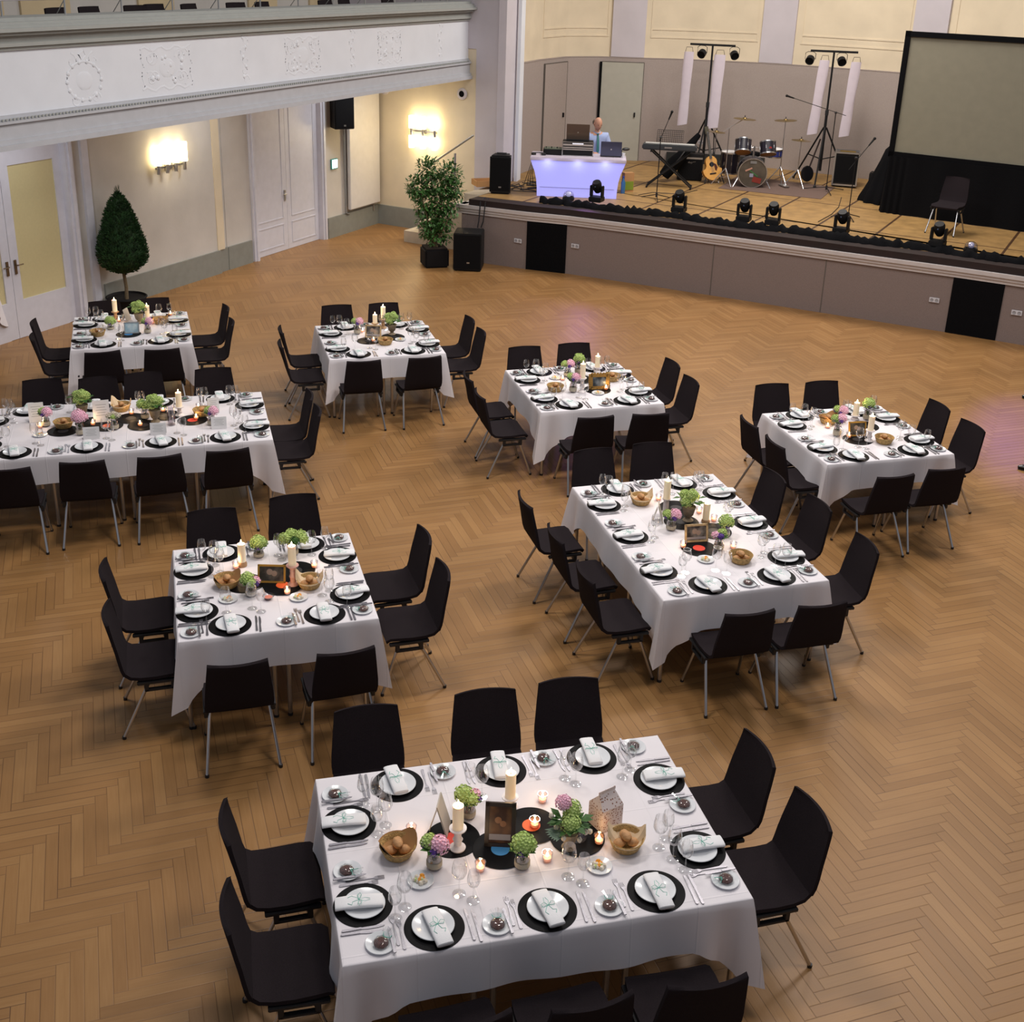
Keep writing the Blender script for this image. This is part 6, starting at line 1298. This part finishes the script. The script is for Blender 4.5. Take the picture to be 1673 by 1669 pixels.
# print on the front head: simple coloured marks
def mark(x, z, d, rz, col, nm): 
    mb = MB().box((0, 0, 0), (d[0], .003, d[1]), tf=Matrix.Rotation(rz, 3, 'Y')); mb.v = [(a + x, b - .196, c + z) for a, b, c in mb.v]; mb.build(nm, mat('print_%s' % nm, col, .5), t, smooth=0)
mark(.09, -.13, (.17, .10), .2, srgb(130, 44, 34), 'red_patch'); mark(.02, .0, (.2, .022), .6, srgb(60, 110, 60), 'green_stripe'); mark(-.08, .07, (.14, .03), -.45, srgb(190, 140, 120), 'pink_stripe'); mark(-.02, -.04, (.07, .07), 0, srgb(150, 150, 170), 'pale_patch'); mark(.0, .21, (.12, .05), 0, srgb(120, 118, 116), 'white_badge')
for sx in (-1, 1): MB().bar((sx * .26, -.1, -.1), (sx * .36, -.22, -.275), .009, 6).build('spur', CHROME, t)
drum('tom_drum', (4.42, 23.55, SZ + .77), R(-30), R(-6), .155, .24, 'dark tom drum over the bass drum, keyboard side', DSH, AMB, 6); drum('tom_drum', (4.90, 23.52, SZ + .75), R(-24), R(6), .155, .23, 'dark tom drum with red badge over the bass drum', DSH, AMB, 6)
MB().lathe([(.03, 0), (0, .002)], 12, tf=Matrix.Rotation(R(90), 3, 'X')).build('badge', mat('red_badge', srgb(150, 50, 50), .5), bpy.data.objects[[o.name for o in bpy.data.objects if o.name.startswith('tom_drum')][-1]], loc=(0, -.158, .03))
drum('snare_drum', (5.1, 23.9, SZ + .62), R(4), 0, .17, .14, 'blue snare drum beside the tom', mat('blue_shell', srgb(50, 60, 130), .2), CARDW, 6); drum('floor_tom', (4.28, 24.05, SZ + .38), R(2), 0, .19, .4, 'dark floor tom behind the bass drum', DSH, AMB, 8)
t = thing('tom_mount', (4.64, 23.55, SZ + .56), 0, 'chrome holder joining the toms to the bass drum', 'holder'); MB().bar((0, 0, 0), (0, 0, .22), .02, 8).build('post', CHROME, t)
for sx in (-1, 1): MB().bar((0, 0, .2), (sx * .12, 0, .17), .01, 6).build('arm', CHROME, t)
def cymbal(x, y, h, tilt, lab, r=.2, legs=.26, boom=None):
    t = thing('cymbal_stand', (x, y, SZ), 0, lab, 'cymbal stand', 'cymbal stands'); MB().bar((0, 0, .15), (0, 0, h - (.2 if boom else 0)), .009, 8).build('pole', CHROME, t)
    for k in range(3): a = k * 2.094 - 1.2; MB().bar((0, 0, .34), (legs * math.cos(a), legs * math.sin(a), .012), .009, 6).build('leg', CHROME, t); MB().bar((0, 0, .16), (legs * .55 * math.cos(a), legs * .55 * math.sin(a), .16), .005, 5).build('brace', CHROME, t)
    bx = boom or 0
    if boom: MB().bar((-boom * .4, 0, h - .26), (boom, 0, h), .007, 6).build('boom', CHROME, t)
    MB().lathe([(.012, .022), (.035, .018), (.045, .004), (r, -.012), (r, -.014), (.04, .001), (.012, .016)], 32, tf=Matrix.Rotation(tilt, 3, 'Y')).build('cymbal', mat('brass_cymbal', srgb(120, 100, 60), .4, .8), t, loc=(bx, 0, h)); MB().bar((bx, 0, h), (bx, 0, h + .06), .008, 6).build('wing_nut', BLKPL, t)
cymbal(4.12, 23.55, 1.30, R(3), 'tall cymbal stand with boom at the keyboard side', .22, boom=.28); cymbal(5.28, 23.95, 1.25, R(-3), 'thin tall cymbal stand behind the snare', .22); cymbal(5.55, 23.6, .92, R(2), 'low brass cymbal stand beside the drum kit', .19); cymbal(3.95, 24.0, .98, R(4), 'short cymbal stand behind the guitar side of the kit', .18)
t = thing('drum_pedal', (5.3, 23.55, SZ), .3, 'chrome hi-hat pedal and hardware on the rug', 'pedal'); MB().box((0, 0, .03), (.1, .28, .02)).build('footboard', CHROMEB, t); MB().bar((0, .12, .02), (0, .14, .3), .01, 6).build('post', CHROME, t)
t = thing('drum_throne', (4.75, 24.35, SZ), 0, 'round black drum stool behind the kit', 'stool'); MB().lathe([(.0, .48), (.17, .48), (.18, .5), (.17, .55), (0, .56)], 20).build('seat', BLACKC, t)
for k in range(3): a = k * 2.09; MB().bar((0, 0, .3), (.22 * math.cos(a), .22 * math.sin(a), .01), .01, 6).build('leg', CHROME, t)
MB().bar((0, 0, .2), (0, 0, .48), .014, 8).build('post', CHROME, t)
t = thing('electric_guitar', (5.85, 24.05, SZ), .5, 'dark electric guitar leaning by the lighting stand', 'guitar')
q = Matrix.Rotation(R(-35), 3, 'Y'); mb = MB().lathe([(.0, -.02), (.15, -.02), (.16, 0), (.15, .02), (0, .02)], 20, tf=Matrix.Rotation(R(80), 3, 'X'), c=(0, 0, .2)); mb.build('body', mat('black_lacquer', (.01, .01, .012, 1), .2), t); MB().bar((.05, .02, .3), (.35, .12, .85), .018, 6).build('neck', LIPM, t)
# framed bass amplifier
t = thing('flight_case_amplifier', (6.58, 23.92, SZ), R(-16), 'black amplifier in a silver edged flight case', 'amplifier')
MB().box((0, 0, .36), (.44, .36, .58)).build('cabinet', BLACKM, t); MB().box((0, -.185, .36), (.40, .012, .50)).build('grille', BLACKG, t)
mb = MB()
for x in (-.23, .23):
    for y in (-.19, .19): mb.box((x, y, .36), (.028, .028, .64))
for z in (.05, .675):
    for y in (-.19, .19): mb.box((0, y, z), (.48, .028, .028))
    for x in (-.23, .23): mb.box((x, 0, z), (.028, .40, .028))
mb.build('aluminium_edging', CHROMEB, t, smooth=0)
for x in (-.2, .2):
    for y in (-.15, .15): MB().bar((x - .015, y, .025), (x + .015, y, .025), .024, 10).build('caster', BLKPL, t)
MB().box((0, -.1, .70), (.3, .12, .012)).build('case_latch', mat('brass', srgb(170, 140, 60), .3, .9), t)
t = thing('floor_case', (7.35, 24.0, SZ), R(-20), 'low black equipment case against the back wall', 'case'); MB().box((0, 0, .14), (.5, .3, .26)).build('case', BLACKM, t, bevel=.02); MB().box((0, -.155, .18), (.1, .01, .03)).build('handle', BLKPL, t)
o = MB().tube([(5.2, 20.2, SZ + .008), (5.6, 20.9, SZ + .008), (5.9, 21.6, SZ + .008), (6.2, 22.6, SZ + .008)], .006, 5).tube([(2.3, 22.2, SZ + .008), (2.6, 22.5, SZ + .008), (3.1, 22.4, SZ + .008), (3.5, 22.9, SZ + .008)], .006, 5).build('floor_cable', BLKPL); tag(o, 'thin dark cables running across the stage boards', 'cable')
for v, u, z in ((5.15, 4.78, 1.62),):
    SK.put(H(u, v, z) , HR - PI / 2, 'white double socket low on the grey stage wall', 'socket')

# ---- projection screen
sA = Vector((6.60, 21.36, 0)); sd = Vector((math.cos(R(-34)), math.sin(R(-34)), 0)); SW, zb, zt_ = 3.7, 2.18, 4.20
t = thing('projection_screen', (sA.x, sA.y, 0), R(-34), 'large black framed rear projection screen over a black skirt', 'screen')
MB().box((SW / 2, 0, (zb + zt_) / 2), (SW, .012, zt_ - zb)).build('screen_fabric', SCREEN, t, smooth=0)
mb = MB(); fwid = .09
for x in (fwid / 2, SW - fwid / 2): mb.box((x, -.012, (zb + zt_) / 2), (fwid, .05, zt_ - zb + .1))
for z in (zb, zt_): mb.box((SW / 2, -.012, z), (SW, .05, fwid))
mb.build('black_frame', BLACKC, t, smooth=0)
for x in (.05, SW - .05): MB().bar((x, .03, SZ), (x, .03, zb), .02, 6).build('leg', BLACKM, t)
def drapery(name, pts, z0, z1, amp, lab, flare=0):
    vs = []; fs = []; n = (len(pts) - 1) * 22; rows = 10; rg = random.Random(3)
    for i in range(n + 1):
        q = i / 22; k = min(int(q), len(pts) - 2); f = q - k; p = Vector(pts[k]).lerp(Vector(pts[k + 1]), f); d = (Vector(pts[k + 1]) - Vector(pts[k])).normalized(); nn = Vector((d.y, -d.x, 0)); ph = rg.uniform(-.4, .4)
        for j in range(rows): h_ = j / (rows - 1); off = (amp * math.sin(i * .9 + ph)) * (1 - h_ * .6) + flare * (1 - h_) ** 1.5; vs.append(tuple(p + nn * off + Vector((0, 0, z0 + (z1 - z0) * h_))))
    for i in range(n):
        for j in range(rows - 1): a = i * rows + j; fs.append((a, a + rows, a + rows + 1, a + 1))
    o = MB().add(vs, fs).build(name, BLACKC, smooth=80); md = o.modifiers.new('thickness', 'SOLIDIFY'); md.thickness = .006; return tag(o, lab, 'drape')
E0 = sA + sd * .02
P0 = Vector((6.95, 21.55, 0)); P1 = Vector((11.2, 18.9, 0))
drapery('screen_skirt', [(6.75, 21.65, 0), (6.60, 21.30, 0), (6.9, 21.08, 0), (8.6, 19.94, 0), (9.75, 19.16, 0)], SZ + .005, 2.15, .02, 'long black cloth skirt under the projection screen', .05)
mb = MB(); vs = []; fs = []; n = 40
for z, r in ((0, .42), (.08, .41), (.25, .34), (.5, .25), (.75, .17), (.95, .12), (1.02, .05)):
    for k in range(n): a = 2 * PI * k / n; q = r * (1 + .12 * math.sin(a * 9) * (1 - z)); vs.append((q * math.cos(a) * .8 + .12 * z, q * math.sin(a), z))
for i in range(6):
    for k in range(n): fs.append((i * n + k, i * n + (k + 1) % n, (i + 1) * n + (k + 1) % n, (i + 1) * n + k))
fs += [tuple(reversed(range(n))), tuple(range(6 * n, 7 * n))]
o = mb.add(vs, fs).build('side_drape', BLACKC, smooth=70, loc=(6.82, 22.35, SZ + .005)); tag(o, 'gathered black drape bunched at the screen corner', 'drape')

# ---- things on the balcony
BC = Kind(make_chair('gallery_chair'))
for n_, (s, off, rz) in enumerate(((-9.15, -.75, .2), (-8.55, -.8, .1), (-7.75, -.8, -.1), (-7.2, -.95, .0), (-6.6, -.8, .15), (-5.6, -.8, -.1), (-4.9, -.8, .1), (-3.2, -.8, 0), (-2.6, -.8, .1), (-1.2, -.8, 0))):
    p = BF(s, off); BC.put((p.x, p.y, 3.575), BR + PI + rz, '%s dark chair over the balcony cornice, counted from the stage' % ['tenth', 'ninth', 'eighth', 'seventh', 'sixth', 'fifth', 'fourth', 'third', 'second', 'first'][n_], 'chair', 'chairs on the balcony')
